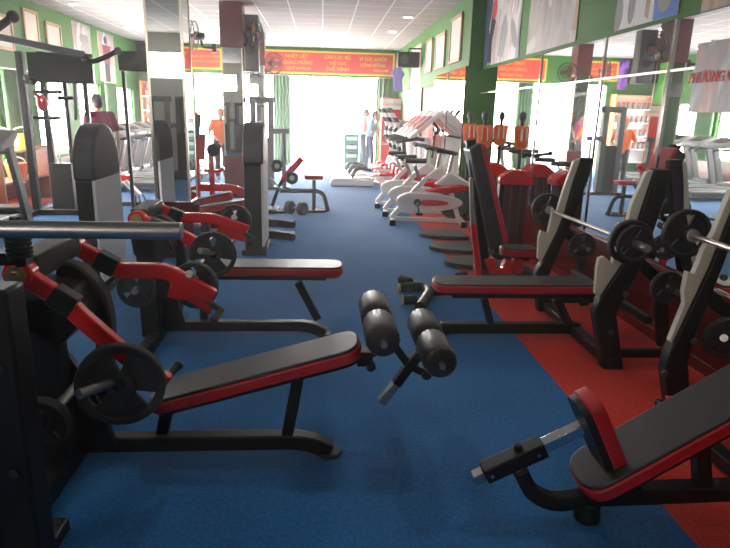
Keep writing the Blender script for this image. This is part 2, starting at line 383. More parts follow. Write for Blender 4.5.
# ---------------- mirrored pillars with fans
def pillar(yc, label, top, base):
    x0, x1, h = -1.775, -1.425, .18
    t = thing('pillar', label, 'pillar', (-1.6, yc, 0)); t['kind'] = 'thing'
    MB().box2((x0 + .01, yc - h + .01, 0), (x1 - .01, yc + h - .01, ZC)).build('core', 'maroonp', t)
    MB().box2((x0 - .025, yc - h - .025, 0), (x1 + .025, yc + h + .025, base)).build('tiled_base', 'maroon', t, bevel=.006)
    for (a, b) in (((x0, yc - h - .005), (x1, yc - h + .006)), ((x0, yc + h - .006), (x1, yc + h + .005)), ((x0 - .005, yc - h), (x0 + .006, yc + h)), ((x1 - .006, yc - h), (x1 + .005, yc + h))):
        MB().box2((*a, base), (*b, top)).build('mirror_panel', 'mirror', t)
    for x in (x0, x1):
        for y in (yc - h, yc + h): MB().box2((x - .012, y - .012, base), (x + .012, y + .012, top)).build('corner_strip', 'trim', t)
    if top < ZC - .1:
        MB().box2((x0 - .02, yc - h - .02, top), (x1 + .02, yc + h + .02, ZC)).build('top_panel', 'maroonp', t)
pillar(6.8, 'mirrored square pillar nearest the camera, left of the aisle', ZC, .62)
pillar(11.6, 'mirrored pillar with a maroon top carrying a wall fan on each side', 2.66, .78)
pillar(15.8, 'mirrored pillar with maroon top closest to the red entrance banner', 2.66, .78)
# ---------------- wall fans
def make_fan(label, loc, rz):
    t = thing('wall_fan', label, 'fan', loc, rz, 'black wall fans on the pillars')
    T = Matrix.LocRotScale(V(loc), t.rotation_euler, None)
    mb = MB(); R = .24
    def W(x, y, z): return T @ V((x, y, z))
    # local: fan faces -y, bracket runs back to +y
    for off, r in ((-.05, R), (.03, R), (-.085, R * .55)):
        mb.tube([W(r * math.cos(a), off, r * math.sin(a)) for a in [6.2832 * k / 28 for k in range(28)]], .009, 6, True)
    for k in range(18):
        a = 6.2832 * k / 18; c, s_ = math.cos(a), math.sin(a)
        mb.tube([W(.03 * c, -.1, .03 * s_), W(R * .55 * c, -.085, R * .55 * s_), W(R * c, -.05, R * s_), W(R * c, .03, R * s_), W(.07 * c, .09, .07 * s_)], .003, 5)
    mb.build('cage', 'black', t)
    bl = MB()
    for k in range(3):
        a0 = 2.0944 * k; out = []
        for rr, da, y in ((.03, -.3, .0), (.1, -.45, -.02), (.19, -.35, -.025), (.2, .25, .02), (.1, .5, .02), (.03, .3, .0)):
            out.append(W(rr * math.cos(a0 + da), y, rr * math.sin(a0 + da)))
        bl.prism(out, (T.to_3x3() @ V((0, .004, 0))))
    bl.cyl(W(0, -.07, 0), W(0, .02, 0), .035); bl.build('blades', 'wood', t)
    MB().cyl(W(0, .03, 0), W(0, .2, 0), .075, .06).build('motor', 'dgrey', t, bevel=.01)
    MB().tube(fillet([W(0, .14, -.05), W(0, .16, -.18), W(0, .38, -.18)], .06), .022, 10).box(W(0, .38, -.18), (.07, .07, .14)).build('bracket', 'black', t)
    return t
make_fan('black wall fan on the left side of the middle pillar, seen nearly edge-on', (-2.27, 11.45, 2.84), math.radians(-62))
make_fan('black wall fan on the right side of the middle pillar', (-1.2, 11.5, 2.9), math.radians(70))
make_fan('black wall fan low on the right of the farthest pillar, before the red banner', (-1.18, 15.6, 2.72), math.radians(38))
make_fan('black wall fan on the left side of the farthest pillar', (-2.25, 15.7, 2.8), math.radians(-60))
# ---------------- black loudspeaker cabinet between pillar and banner
t = thing('speaker', 'black loudspeaker box hanging beside the middle pillar', 'speaker', P(250, 38, 12.2))
c = P(250.5, 44, 12.2); MB().box(c, (.32, .26, 1.0)).build('cabinet', 'dgrey', t, bevel=.01)
MB().cyl(c + V((0, -.13, -.12)), c + V((0, -.145, -.12)), .09).build('driver', 'black', t); MB().cyl(c + V((0, -.13, .2)), c + V((0, -.145, .2)), .07).build('driver', 'black', t)
MB().bar([c + V((-.1, 0, .2)), V((-1.42, c.y - .4, c.z + .2))], .04, .04, (0, 0, 1)).build('bracket', 'black', t)
# ---------------- ceiling lights
LIGHTS = [(-4.6, 12.4), (-3.6, 14.2), (-4.6, 15.6), (-1.9, 12.6), (1.65, 12.4), (1.6, 14.6), (-3.4, 9.6), (-.3, 9.6), (1.6, 8.2), (-3.6, 4.6), (-.4, 3.6), (1.4, 2.6), (-3.6, .6), (0, -.6)]
LL = ['over the far treadmills', 'above the gap between treadmills and pillars', 'nearest the front left corner', 'beside the middle pillar', 'on the right of the aisle above white bikes',
      'on the right nearest the entrance', 'above the black cable station', 'over the middle of the blue aisle', 'above the red topped weight stacks', 'above the curved black weight tower',
      'over the leg roller bench', 'above the near bench press', 'behind the camera on the left', 'behind the camera over the aisle']
lp = None
for (x, y), s in zip(LIGHTS, LL):
    lab = 'round white recessed ceiling light ' + s
    if lp is None:
        lp = thing('ceiling_light', lab, 'ceiling light', (x, y, ZC), 0, 'recessed ceiling lights')
        MB().lathe([(.085, 0), (.12, 0), (.12, -.012), (.095, -.018), (.085, -.008), (.085, 0)], (x, y, ZC), (0, 0, 1)).build('rim', 'white', lp)
        MB().lathe([(0, -.006), (.086, -.006), (.086, -.001), (0, -.001)], (x, y, ZC), (0, 0, 1)).build('diffuser', 'lamp', lp); r = lp
    else: r = dup(lp, (x, y, ZC), 0, lab)
    l = bpy.data.lights.new('lamp_glow', 'AREA'); l.shape = 'DISK'; l.size = .17; l.energy = 2.5; l.color = (1, .95, .88)
    lo = bpy.data.objects.new('lamp_glow', l); C.objects.link(lo); lo.parent = r; lo.location = (0, 0, -.03)

# ---------------- wall pictures
def frame_on_wall(x, ya, yb, za, zb, side, label, art='paper', fr='woodl', name='picture_frame', cat='picture', group=None, fw_=.05):
    s = -1 if side == 'R' else 1
    t = thing(name, label, cat, (x, (ya + yb) / 2, (za + zb) / 2), 0, group)
    f = MB()
    for z in (za, zb): f.box2((x, ya - fw_ / 2, z - fw_ / 2), (x + s * .035, yb + fw_ / 2, z + fw_ / 2))
    for y in (ya, yb): f.box2((x, y - fw_ / 2, za), (x + s * .035, y + fw_ / 2, zb))
    f.build('frame', fr, t)
    MB().box2((x, ya, za), (x + s * .018, yb, zb)).build('certificate', art, t)
for a, b, za, zb, s in ((10.6, 11.45, 2.5, 3.02, 'leftmost of the row'), (11.93, 12.47, 2.64, 3.24, 'middle of the row'), (12.83, 13.48, 2.66, 3.14, 'closest to the tall posters')):
    frame_on_wall(XL, a, b, za, zb, 'L', 'gold framed certificate on the green left wall, ' + s, group='framed certificates on the left wall')
for a, b, za, zb, s in ((10.35, 11.2, 2.5, 3.2, 'largest, beside the green corner'), (11.7, 12.6, 2.5, 3.08, 'in the middle'), (13.05, 13.8, 2.5, 3.12, 'nearest the loudspeaker')):
    frame_on_wall(XF, a, b, za, zb, 'R', 'framed certificate high on the far right wall, ' + s, group='framed certificates on the right wall')
def poster(x, ya, yb, za, zb, side, label, arts, blobs=()):
    s = -1 if side == 'R' else 1
    arts = [arts] if isinstance(arts, str) else arts
    t = thing('poster', label, 'poster', (x + s * .005, (ya + yb) / 2, (za + zb) / 2))
    m = MB().box2((x + s * .002, ya, za), (x + s * .008, yb, zb))
    for i, (k, pts) in enumerate(blobs):                     # printed shapes; u runs left to right for the reader
        m.k = k
        q = [V((x + s * (.008 + .0005 * i), (yb - u * (yb - ya)) if side == 'R' else (ya + u * (yb - ya)), za + v * (zb - za))) for u, v in pts]
        m.prism(q, (s * .0005, 0, 0))
    m.build('sheet', arts, t)
    return t
def oval(u, v, a, b, n=16, rot=0): return [(u + a * math.cos(k * 6.2832 / n) * math.cos(rot) - b * math.sin(k * 6.2832 / n) * math.sin(rot), v + a * math.cos(k * 6.2832 / n) * math.sin(rot) + b * math.sin(k * 6.2832 / n) * math.cos(rot)) for k in range(n)]
poster(XL, 14.15, 15.2, 2.3, 3.36, 'L', 'tall pale poster of a torso on the left wall beside certificates', ['p5', 'grey', 'paper'], [(1, oval(.6, .7, .25, .12)), (1, oval(.65, .5, .3, .12)), (2, oval(.6, .86, .1, .08))])
poster(XL, 15.65, 16.8, 2.2, 3.34, 'L', 'pale poster with a reddish figure above the far treadmills', ['p5', 'mar', 'dark', 'skin'], [(2, oval(.45, .85, .09, .08)), (1, [(.3, .35), (.65, .35), (.75, .75), (.2, .75)]), (3, oval(.2, .6, .07, .18)), (2, [(.32, 0), (.62, 0), (.62, .36), (.32, .36)])])
poster(XR, 7.97, 9.7, 2.34, 3.4, 'R', 'bodybuilder poster in grey and white nearest the dark green corner', ['p1', 'jean', 'redl', 'grey', 'dark', 'white'],
    [(1, [(0, 0), (.13, 0), (.2, .25), (.12, .5), (.2, .8), (.14, 1), (0, 1)]), (4, [(.14, .05), (.26, .02), (.24, .3), (.32, .55), (.2, .75), (.15, .4)]), (2, oval(.27, .72, .07, .14)), (3, [(.45, .1), (.6, .05), (.68, .35), (.6, .6), (.5, .45)]), (3, oval(.85, .3, .06, .2, rot=.4)), (5, oval(.44, .78, .1, .1)), (4, [(.3, .95), (.36, .9), (.38, 1), (.3, 1)])])
poster(XR, 6.17, 7.65, 2.34, 3.4, 'R', 'grey muscle poster above the mirror, second from the green corner', ['p2', 'paper', 'grey', 'skin'],
    [(1, [(0, 0), (.22, .06), (.18, .18), (0, .1)]), (3, [(.93, .1), (1, .1), (1, .5), (.95, .4)]), (1, [(.42, .45), (.48, .4), (.56, .9), (.5, 1)])])
poster(XR, 4.4, 5.35, 2.33, 3.4, 'R', 'white and blue training poster above the mirror', ['white', 'skin', 'grey', 'bball', 'dark', 'p3'],
    [(1, [(0, 0), (.06, 0), (.16, .5), (.12, 1), (0, 1)]), (2, oval(.06, .12, .07, .12)), (2, oval(.28, .14, .06, .12)), (1, [(.52, .05), (.58, .02), (.6, .5), (.55, 1), (.5, 1)]), (3, [(.66, 0), (1, 0), (1, 1), (.68, 1), (.62, .5)]), (4, oval(.84, .5, .12, .35)), (2, oval(.8, .12, .1, .08)), (5, oval(.7, .6, .05, .3))])
poster(XR, 3.0, 4.12, 2.3, 3.4, 'R', 'dark grey poster above the mirror at the right edge', ['p4', 'skin'], [(1, oval(.45, .15, .08, .1, rot=.5)), (1, oval(.36, .1, .1, .04))])
poster(XF, 12.5, 13.9, .9, 2.15, 'R', 'red and white drink poster on far right wall', 'ban')
poster(XF, 14.6, 16.2, 2.25, 3.2, 'R', 'pale pink figure poster behind the black wall speaker', 'p5')
# sign with red letters stuck on the mirror
s_ = thing('sign', 'white sign with bold red letters and a faint photo on the mirror', 'sign', (XR - .01, 3.75, 1.9))
MB().box2((XR - .010, 3.3, 1.66), (XR - .006, 4.08, 2.1)).build('sheet', 'p5', s_)
text(s_, 'PHƯƠNG CHÂM', .088, (XR - .013, 3.8, 1.88), (RX, 0, -RX), 'redl', bold=.003)
# far right: wood door, speaker on bracket, hanging cloth
struct('door_1', MB().box2((XF - .04, 14.1, 0), (XF, 17.2, 2.2)), 'wood')
t = thing('speaker', 'black speaker box on a wall bracket at the far right', 'speaker', P(408, 60, 14.6)); c = P(408, 60, 14.6)
MB().box(c, (.5, .3, .33)).build('cabinet', 'black', t, bevel=.01); MB().bar([c + V((0, 0, .17)), c + V((.02, 0, .25)), V((XF, c.y, c.z + .25))], .03, .03).build('bracket', 'black', t)
MB().cyl(c + V((-.1, -.15, 0)), c + V((-.1, -.16, 0)), .1).build('driver', 'dgrey', t)
t = thing('hanging_jersey', 'lilac blue jersey hanging beside the end of the red banner', 'clothing', P(398, 68, 16.6)); y = 16.6
MB().prism([P(391, 72, y), P(395, 68, y), P(400, 68, y), P(405, 74, y), P(402, 79, y), P(403, 92, y), P(394, 91, y), P(394, 78, y)], (0, .06, 0)).build('shirt', 'flow', t, bevel=.015)
MB().tube([P(395, 69, y), P(398, 63, y), P(401, 69, y)], .008, 6).tube([P(398, 63, y), V((XF, y, P(398, 63, y).z))], .008, 6).build('hanger', 'black', t)
# wall socket
for nm, c, lab in (('wall_socket', V((XR + .005, 4.62, .28)), 'white wall socket on the maroon dado under the bench press barbell'), ('wall_socket', V((XL + .035, 11.2, .3)), 'white wall socket on the maroon dado under left windows')):
    t = thing(nm, lab, 'socket', c); s = 1 if c.x < 0 else -1
    MB().box(c, (.012, .075, .12)).build('plate', 'white', t, bevel=.003)
    MB().cyl(c + V((s * .004, 0, .02)), c + V((s * .008, 0, .02)), .012, n=12).cyl(c + V((s * .004, 0, -.02)), c + V((s * .008, 0, -.02)), .012, n=12).build('outlet', 'grey', t)

# ================================================================== WEIGHT PLATES AND BARS
def plate_meshes(R, tk, detail=True):              # axis along local y, centred
    mb = MB(); ax = (0, 1, 0)
    mb.lathe([(R * .80, -tk * .35), (R * .84, -tk / 2), (R * .97, -tk / 2), (R, -tk * .36), (R, tk * .36), (R * .97, tk / 2), (R * .84, tk / 2), (R * .80, tk * .35), (R * .80, -tk * .35)], (0, 0, 0), ax, 44 if detail else 26)
    mb.lathe([(.03, -tk * .42), (R * .33, -tk * .42), (R * .36, -tk * .25), (R * .36, tk * .25), (R * .33, tk * .42), (.03, tk * .42), (.03, -tk * .42)], (0, 0, 0), ax, 30)
    for k in range(3):
        a0 = 2.0944 * k + .5; out = []
        for i in range(9): out.append((a0 - .8 + 1.6 * i / 8, .815 * R))
        for i in range(5): out.append((a0 + .98 - 1.96 * i / 4, .34 * R))
        mb.prism([V((r * math.cos(a), -tk * .22, r * math.sin(a))) for a, r in out], (0, tk * .44, 0))
    if detail:                                     # raised cast characters, too worn to read
        for a0, n in ((.75, 7), (2.6, 5), (4.5, 8)):
            for i in range(n):
                a = a0 + i * .105
                mb.box((R * .905 * math.cos(a), -tk / 2, R * .905 * math.sin(a)), (R * .085, .004, R * .05), Matrix.Rotation(-a, 3, 'Y'))
    return mb
PLATES = {}
def plate(c, R, tk, label, group=None, rot=(0, 0, 0), detail=True):
    key = (round(R, 3), round(tk, 3))
    if key not in PLATES:
        t = thing('weight_plate', label, 'weight plate', (0, 0, 0), 0, group)
        plate_meshes(R, tk, detail).build('disc', 'rubber', t)
        MB().lathe([(.026, -tk * .5), (.046, -tk * .5), (.046, tk * .5), (.026, tk * .5), (.026, -tk * .5)], (0, 0, 0), (0, 1, 0), 24).build('hub', 'iron', t)
        PLATES[key] = t; r = t
    else: r = dup(PLATES[key], (0, 0, 0), 0, label, group)
    r.location = c; r.rotation_euler = rot; return r
def pad_outline(n, half, L, round_a=True, round_b=True, rr=1.0):     # rounded strip outline in local (u along, v across)
    out = []; r = half * rr
    for (sx, e, ru) in ((1, L, round_b), (-1, 0, round_a)):
        for i in range(n + 1):
            a = -math.pi / 2 + math.pi * i / n
            if ru:
                u = e + sx * (-half + half * math.cos(a)) ; v = sx * half * math.sin(a)
                # superellipse softening
                cu, sv = math.cos(a), math.sin(a)
                u = e - sx * r + sx * r * abs(cu) ** .7; v = sx * half * math.copysign(abs(sv) ** .7, sv)
            else:
                if i not in (0, n): continue
                u = e; v = sx * half * math.sin(a)
            out.append((u, v))
    return out
def pad(parent, A, B, half, tk, ra=True, rb=True, top='vinyl', side='redv', name='seat_pad', rr=.8):
    """padded strip from A to B (top centre line), black top, red side band"""
    A, B = V(A), V(B); d = (B - A); L = d.length; d.normalize(); v = V((0, 0, 1)).cross(d).normalized(); n = d.cross(v)
    if n.z < 0: n = -n
    out = pad_outline(12, half, L, ra, rb, rr)
    body = [A + d * u + v * q - n * (tk * .9) for u, q in out]
    o1 = MB().prism(body, n * (tk * .72)).build(name, side, parent, bevel=.008, smooth=50)
    out2 = [(L / 2 + (u - L / 2) * (1 - .012 / L), q * .955) for u, q in out]
    MB().prism([A + d * u + v * q - n * (tk * .2) for u, q in out2], n * (tk * .2)).build('top_cover', top, o1 and parent, bevel=.012, seg=3, smooth=60)
    out3 = [(L / 2 + (u - L / 2) * .97, q * .93) for u, q in out]
    MB().prism([A + d * u + v * q - n * (tk * 1.08) for u, q in out3], n * (tk * .2)).build('base_board', 'black', parent, smooth=50)
    return d, v, n
def at_len(A, B, t): return V(A) * (1 - t) + V(B) * t

# ================================================================== LEVER BENCH MACHINES (left of the aisle)
def lever_machine(cfg, label):
    Yn, Yf, Yc = cfg['Yn'], cfg['Yf'], (cfg['Yn'] + cfg['Yf']) / 2
    o = cfg.get('o', V((0, 0, 0)))
    nm = [P(x, y, cfg['pY'][0]) + o for x, y in cfg['near']]; fm = [P(x, y, cfg['pY'][1]) + o for x, y in cfg['far']]
    pn, pf = nm[0], fm[0]; pn.y, pf.y = Yn, Yf
    base = V((pn.x, Yc, 0))
    t = thing('lever_bench_machine', label, 'gym machine', base)
    xr = cfg['xr']; xl = pn.x + .03
    # base and rear foot
    MB().bar(fillet([(xl, Yc, .08), (xr - .12, Yc, .08), (xr - .03, Yc, .065), (xr + .05, Yc, .02)], .08, 5), .075, .075).build('base_beam', 'black', t, bevel=.008)
    MB().cyl((xr + .045, Yc, 0), (xr + .045, Yc, .022), .06, n=24).build('front_foot', 'rubber', t, bevel=.006)
    MB().bar([(xl, Yn - .24, .045), (xl, Yf + .2, .045)], .08, .09, (1, 0, 0)).build('rear_foot', 'black', t, bevel=.008)
    # column, housing and curved brace
    MB().bar([(xl - .02, Yc - .12, .05), (xl - .02, Yc - .12, pn.z - .12)], .13, .1, (1, 0, 0)).build('column', 'black', t, bevel=.01)
    MB().prism([(xl - .12, Yc - .17, pn.z - .06), (xl + .12, Yc - .17, pn.z - .1), (xl + .16, Yc - .17, pn.z - .22), (xl + .05, Yc - .17, pn.z - .34), (xl - .1, Yc - .17, pn.z - .26)], (0, .2, 0)).build('pivot_housing', 'black', t, bevel=.01)
    cb = MB(); a = V((pn.x, Yn + .03, pn.z + .01)); b_ = V((pf.x, Yf - .03, pf.z + .01))
    cb.bar([a, b_], .11, .1, (1, 0, 0)); cb.build('cross_head', 'black', t, bevel=.008)
    br = [V((pn.x + .02, Yc + .05, pn.z - .05)), V((pn.x + .1, Yc + .05, pn.z - .06)), V((pn.x + .18, Yc + .05, pn.z - .15)), V((pn.x + .205, Yc + .05, pn.z - .3)), V((pn.x + .18, Yc + .05, pn.z - .5)), V((pn.x + .13, Yc + .05, .07))]
    MB().bar(fillet(br, .1, 6), .085, .07).build('curved_brace', 'black', t, bevel=.012)
    MB().prism([(xl + .02, Yc - .05, .08), (xl + .2, Yc - .05, .08), (xl + .12, Yc - .05, .38), (xl + .02, Yc - .05, .55)], (0, .03, 0)).build('gusset', 'black', t)
    # red lever arms
    for pts, yv, nmn in ((nm, Yn, 0), (fm, Yf, 1)):
        for p in pts: p.y = yv
        arm = MB().bar(fillet(pts, .07, 5), .05, .072).cyl(pts[0] + V((0, -.035, 0)), pts[0] + V((0, .035, 0)), .058, n=24)
        if nmn: 
            e = pts[-1]; q = pts[-2]; d = (e - q).normalized()
            m = q + d * .02
            arm.prism([m + V((0, -.012, -.03)), e + V((0, -.012, -.03)), e + V((-.02, -.012, -.09)), m + V((.07, -.012, -.14)), m + V((-.03, -.012, -.12))], (0, .024, 0))
        A = arm.build('lever_arm', 'redp', t, bevel=.008); T0 = t; t = A
        d = (pts[1] - pts[0]).normalized()
        MB().bar([pts[1] - d * .05, pts[1] + d * .05], .064, .088).build('stop_clamp', 'black', t, bevel=.005)
        MB().cyl(pts[0] + V((0, -.05, 0)), pts[0] + V((0, -.034, 0)), .038, n=20).cyl(pts[0] + V((0, -.062, 0)), pts[0] + V((0, -.048, 0)), .02, n=6).build('pivot_bolt', 'brass', t)
        k = cfg['plates'][nmn]
        pc = P(k[0], k[1], k[2]) + o; tip = V(k[3])
        MB().cyl(pc + V((0, .06, 0)), pc + tip, .02, n=20).build('plate_peg', 'steel', t, bevel=.003)
        if nmn == 0 or True: MB().cyl(pc + V((0, .03, 0)), V((pc.x, yv, pc.z)), .03).build('peg_base', 'black', t)
        e = pts[-1]
        h = (V((.04, -.06, -.05)), V((.02, -.13, -.07))) if nmn else (V((-.01, .04, .01)), V((.02, .1, .035)))
        MB().tube([e + V((-.03, 0, -.02)), e + h[0], e + h[1]], .017, 12).ball(e + h[1], .021).build('hand_grip', 'rubber', t); t = T0
    # storage peg
    sp = P(*cfg['store']) + o
    MB().cyl((sp.x, Yc, sp.z), sp + V((0, -.06, 0)), .02, n=14).build('storage_peg', 'steel', t)
    # bench
    A, B = cfg['bench']
    d, v, n = pad(t, A, B, .135, .075, True, True)
    MB().bar([A + d * .1 - n * .1, B - d * .12 - n * .1], .05, .05, (0, 1, 0)).build('bench_rail', 'black', t, bevel=.006)
    l0, l1 = cfg['leg']
    MB().bar([l0, l1], .06, .055).build('bench_leg', 'black', t, bevel=.006)
    MB().bar([A + d * .05 - n * .1, V((A.x + .04, A.y, .09))], .06, .055).build('rear_support', 'black', t, bevel=.006)
    return t, pn, pf, d, n
Y1 = 2.59
M1 = dict(Yn=2.35, Yf=2.83, pY=(2.35, 2.83),
    near=[(21, 273), (64, 300), (80, 316), (116, 347), (148, 371), (168, 383)], far=[(71, 244), (107, 263), (118, 270), (147, 270.5), (168, 271), (214, 297)],
    plates=[(121, 384, 2.26, (-.10, -.16, .035)), (195, 285, 2.94, (.01, -.16, .10))], store=(42, 424, 2.12), xr=.0,
    bench=(P(150, 392, 2.62), P(359, 337, 2.62)), leg=(P(299, 372, Y1), P(287, 436, Y1)))
m1, pn, pf, bd, bn = lever_machine(M1, 'nearest lever bench machine, inclined black pad with red sides and a roller attachment')
plate(P(121, 384, 2.26), .172, .045, 'large spoked plate on the near red arm of the front bench machine', rot=(0, 0, math.radians(8)))
plate(P(195, 285, 2.94), .12, .04, 'small plate on the far red arm end of the front bench machine', rot=(0, 0, math.radians(-12)))
plate(P(42, 424, 2.12), .105, .05, 'dark plate stored low on the frame of the front bench machine')
# foam roller attachment on the front machine
e = P(362, 350, 2.6)
def px(x, y, d=0.0): return P(x, y, 2.6 + d)
axA, axB = px(378, 322), px(430, 340)
j = px(409, 366)
MB().bar([e - bd * .12 + V((0, 0, -.02)), e + V((.05, 0, -.01)), axA], .05, .04).box(e + V((.01, -.02, -.02)), (.07, .1, .07)).build('roller_bracket', 'black', m1, bevel=.004)
MB().bar([axA, j, px(426, 373)], .03, .035).cyl(px(426, 373) + V((0, -.03, 0)), px(426, 373) + V((0, .03, 0)), .025).build('roller_link', 'black', m1, bevel=.004)
MB().bar([px(396, 384), j, axB], .045, .045).build('roller_post', 'black', m1, bevel=.004)
MB().bar([px(381, 402), px(398, 381)], .042, .042).build('chrome_post', 'steel', m1, bevel=.004)
MB().cyl(px(370, 359) + V((0, -.08, -.01)), px(370, 359) + V((0, -.03, -.01)), .022).build('lock_knob', 'black', m1, bevel=.006)
for ax, yo in ((axA, .02), (axB, -.0)):
    MB().cyl(ax + V((0, -.31 + yo, 0)), ax + V((0, .3 + yo, 0)), .014).build('roller_axle', 'steel', m1)
    for s in (-1, 1):
        c = ax + V((0, s * .15 + yo, 0)); r = .074; h = .125
        fr_ = MB().lathe([(0, -h), (.03, -h), (.055, -h + .002), (r * .93, -h + .01), (r, -h + .035), (r * 1.01, 0), (r, h - .035), (r * .93, h - .01), (.055, h - .002), (.03, h), (0, h)], c, (0, 1, 0), 36).build('foam_roller', 'vinyl', m1, smooth=60)
        for q in (-1, 1):
            f = MB()
            for k in range(18):
                a = 6.2832 * k / 18
                f.bar([c + V((.022 * math.cos(a), q * (h + .001), .022 * math.sin(a))), c + V((.064 * math.cos(a), q * (h - .006), .064 * math.sin(a))), c + V((r * math.cos(a), q * (h - .03), r * math.sin(a)))], .006, .006)
            f.cyl(c + V((0, q * (h - .004), 0)), c + V((0, q * (h + .004), 0)), .018, n=14)
            f.build('gathered_seam', 'vinyl', fr_)
Y2 = 4.2
M2 = dict(Yn=3.95, Yf=4.43, pY=(3.95, 4.43),
    near=[(138, 219), (158, 226), (165, 229), (178, 233), (192, 240), (216, 262)], far=[(156, 207), (176, 215), (181, 217.5), (200, 217.5), (216, 218.5), (248, 230)],
    plates=[(213, 254.5, 3.84, (-.06, -.11, .05)), (235, 221, 4.54, (.01, -.12, .05))], store=(137, 289, 3.78), xr=-.02,
    bench=(P(196, 262, 4.24), P(343, 263.5, 4.24)), leg=(P(298, 282, Y2), P(318, 319, Y2)))
lever_machine(M2, 'second lever bench machine from the camera with a level red sided bench')
plate(P(213, 254.5, 3.84), .15, .04, 'spoked plate on the near arm of the second bench machine', rot=(0, 0, math.radians(6)))
plate(P(235, 221, 4.54), .125, .045, 'plate on the far arm of the second bench machine before the tall black tower')
plate(P(137, 289, 3.78), .122, .04, 'spoked plate stored below the steel bar on the second bench machine')
# ---- near barbell in its rack at the far left edge
rk = thing('squat_rack', 'black squat rack post cut off by the left photo edge', 'rack', (-1.12, 2.05, 0))
xr_ = P(30, 400, 1.88).x - .08
MB().bar([(xr_, 1.88, .03), (xr_, 1.88, 1.05)], .12, .16, (0, 1, 0)).build('upright', 'black', rk, bevel=.012)
MB().bar([(xr_ - .3, 1.88, .03), (xr_ - .3, 1.88, 1.4)], .1, .1, (0, 1, 0)).bar([(xr_ - .3, 1.88, 1.0), (xr_, 1.88, 1.0)], .06, .06).build('rear_upright', 'black', rk, bevel=.01)
MB().box((xr_, 1.78, .03), (.14, .6, .06)).build('foot', 'black', rk, bevel=.01)
MB().bar([(xr_ - .3, 1.86, 1.2), (xr_ - .3, 1.75, 1.2), (xr_ - .3, 1.68, 1.3)], .05, .045, (1, 0, 0)).build('bar_cradle', 'black', rk, bevel=.006)
for z in (.42, .8): MB().cyl((xr_ + .03, 1.825, z), (xr_ + .03, 1.81, z), .018, n=6).build('bolt', 'iron', rk)
bl = thing('barbell', 'thick brushed steel bar end crossing the left side at chest height', 'barbell', (-1.2, 1.75, 1.255))
ey = 1.75; zc = P(90, 230, ey).z
MB().cyl((-.98, ey, zc), (P(182, 230, ey).x, ey, zc), .0255, n=36).build('sleeve', 'steel', bl, bevel=.004, seg=3)
MB().cyl((-1.9, ey, zc), (-.98, ey, zc), .014, n=20).build('shaft', 'steel', bl)
MB().cyl((-1.0, ey, zc), (-.965, ey, zc), .036, n=28).build('collar', 'iron', bl, bevel=.004)
pl = plate((-1.055, ey, zc), .19, .06, 'black bumper plate on the racked steel bar at the left edge', rot=(0, 0, math.radians(90)))
cp = thing('spring_collar', 'black coiled spring clamp hanging beneath the steel bar at left edge', 'collar', (-.93, 1.9, 1.1))
MB().tube([(-.955 + .035 * math.cos(k * .5), 1.93 + .03 * math.sin(k * .5), 1.245 - .0011 * k) for k in range(110)], .007, 6).build('coil', 'iron', cp)
MB().cyl((-.955, 1.93, 1.26), (-.955, 1.93, 1.1), .018, n=10).box((-1.0, 1.96, 1.12), (.12, .05, .04)).build('pin', 'black', cp)

# ================================================================== TALL ROUND TOPPED WEIGHT TOWERS
def tower(x0, x1, ya, yb, ztop, zp, label):
    t = thing('weight_tower', label, 'gym machine', ((x0 + x1) / 2, (ya + yb) / 2, 0))
    def arch(a, b, zt, z0_, n=18):
        r = (b - a) / 2; h = min(r * 1.25, zt - z0_ - .1); return [(a, z0_)] + [(a + r - r * math.cos(math.pi * i / n), zt - h + h * math.sin(math.pi * i / n)) for i in range(n + 1)] + [(b, z0_)]
    MB().prism([(x0, p, z) for p, z in arch(ya, yb, ztop, zp)], (x1 - x0, 0, 0)).build('top_shroud', 'dgrey', t, bevel=.025, seg=3)
    MB().box2((x0 + .01, ya + .005, .06), (x1 - .03, yb - .005, zp)).build('cabinet', 'black', t, bevel=.01)
    MB().box2((x1 - .032, ya + .012, .1), (x1 - .004, yb - .012, zp + .01)).build('side_panel', 'silver', t, bevel=.004)
    MB().box2((x0 - .03, ya - .03, 0), (x1 + .02, yb + .06, .06)).build('base_frame', 'black', t, bevel=.008)
    return t
tower(P(70, 150, 5.22).x, P(92, 150, 5.22).x, 5.22, 5.9, P(80, 123, 5.5).z, P(105, 177, 5.6).z, 'tall round topped black weight tower with silver panel, left of near pillar')
tower(-.87, -.64, 6.75, 7.35, 1.47, 1.02, 'slim black weight tower with silver side beside the aisle')

# ================================================================== BENCH PRESS STATIONS (right)
def upright(t, Y, black, creamp, strut, plates_, foot, wd=.085):
    yo = -wd / 2
    up = MB().prism([P(x, y, Y) + V((0, yo, 0)) for x, y in black], (0, wd, 0)).build('upright', 'black', t, bevel=.01)
    MB().prism([P(x, y, Y) + V((0, -.02, 0)) for x, y in creamp], (0, .04, 0)).build('bar_catch', 'cream', t, bevel=.003)
    MB().bar(fillet([P(x, y, Y + .02) for x, y in strut], .05), .055, .075).build('rear_strut', 'black', t, bevel=.006)
    for x, y in foot: MB().cyl(P(x, y, Y) + V((0, yo - .012, 0)), P(x, y, Y) + V((0, yo + .005, 0)), .018, n=12).build('bolt', 'dgrey', up)
bp = thing('bench_press', 'bench press station with a level red sided bench and cream bar catches', 'bench press', (1.6, 4.2, 0))
A, B = P(433, 279.5, 4.2), P(594, 286, 4.2); B.z = A.z
d, v, n = pad(bp, A, B, .14, .075, True, False)
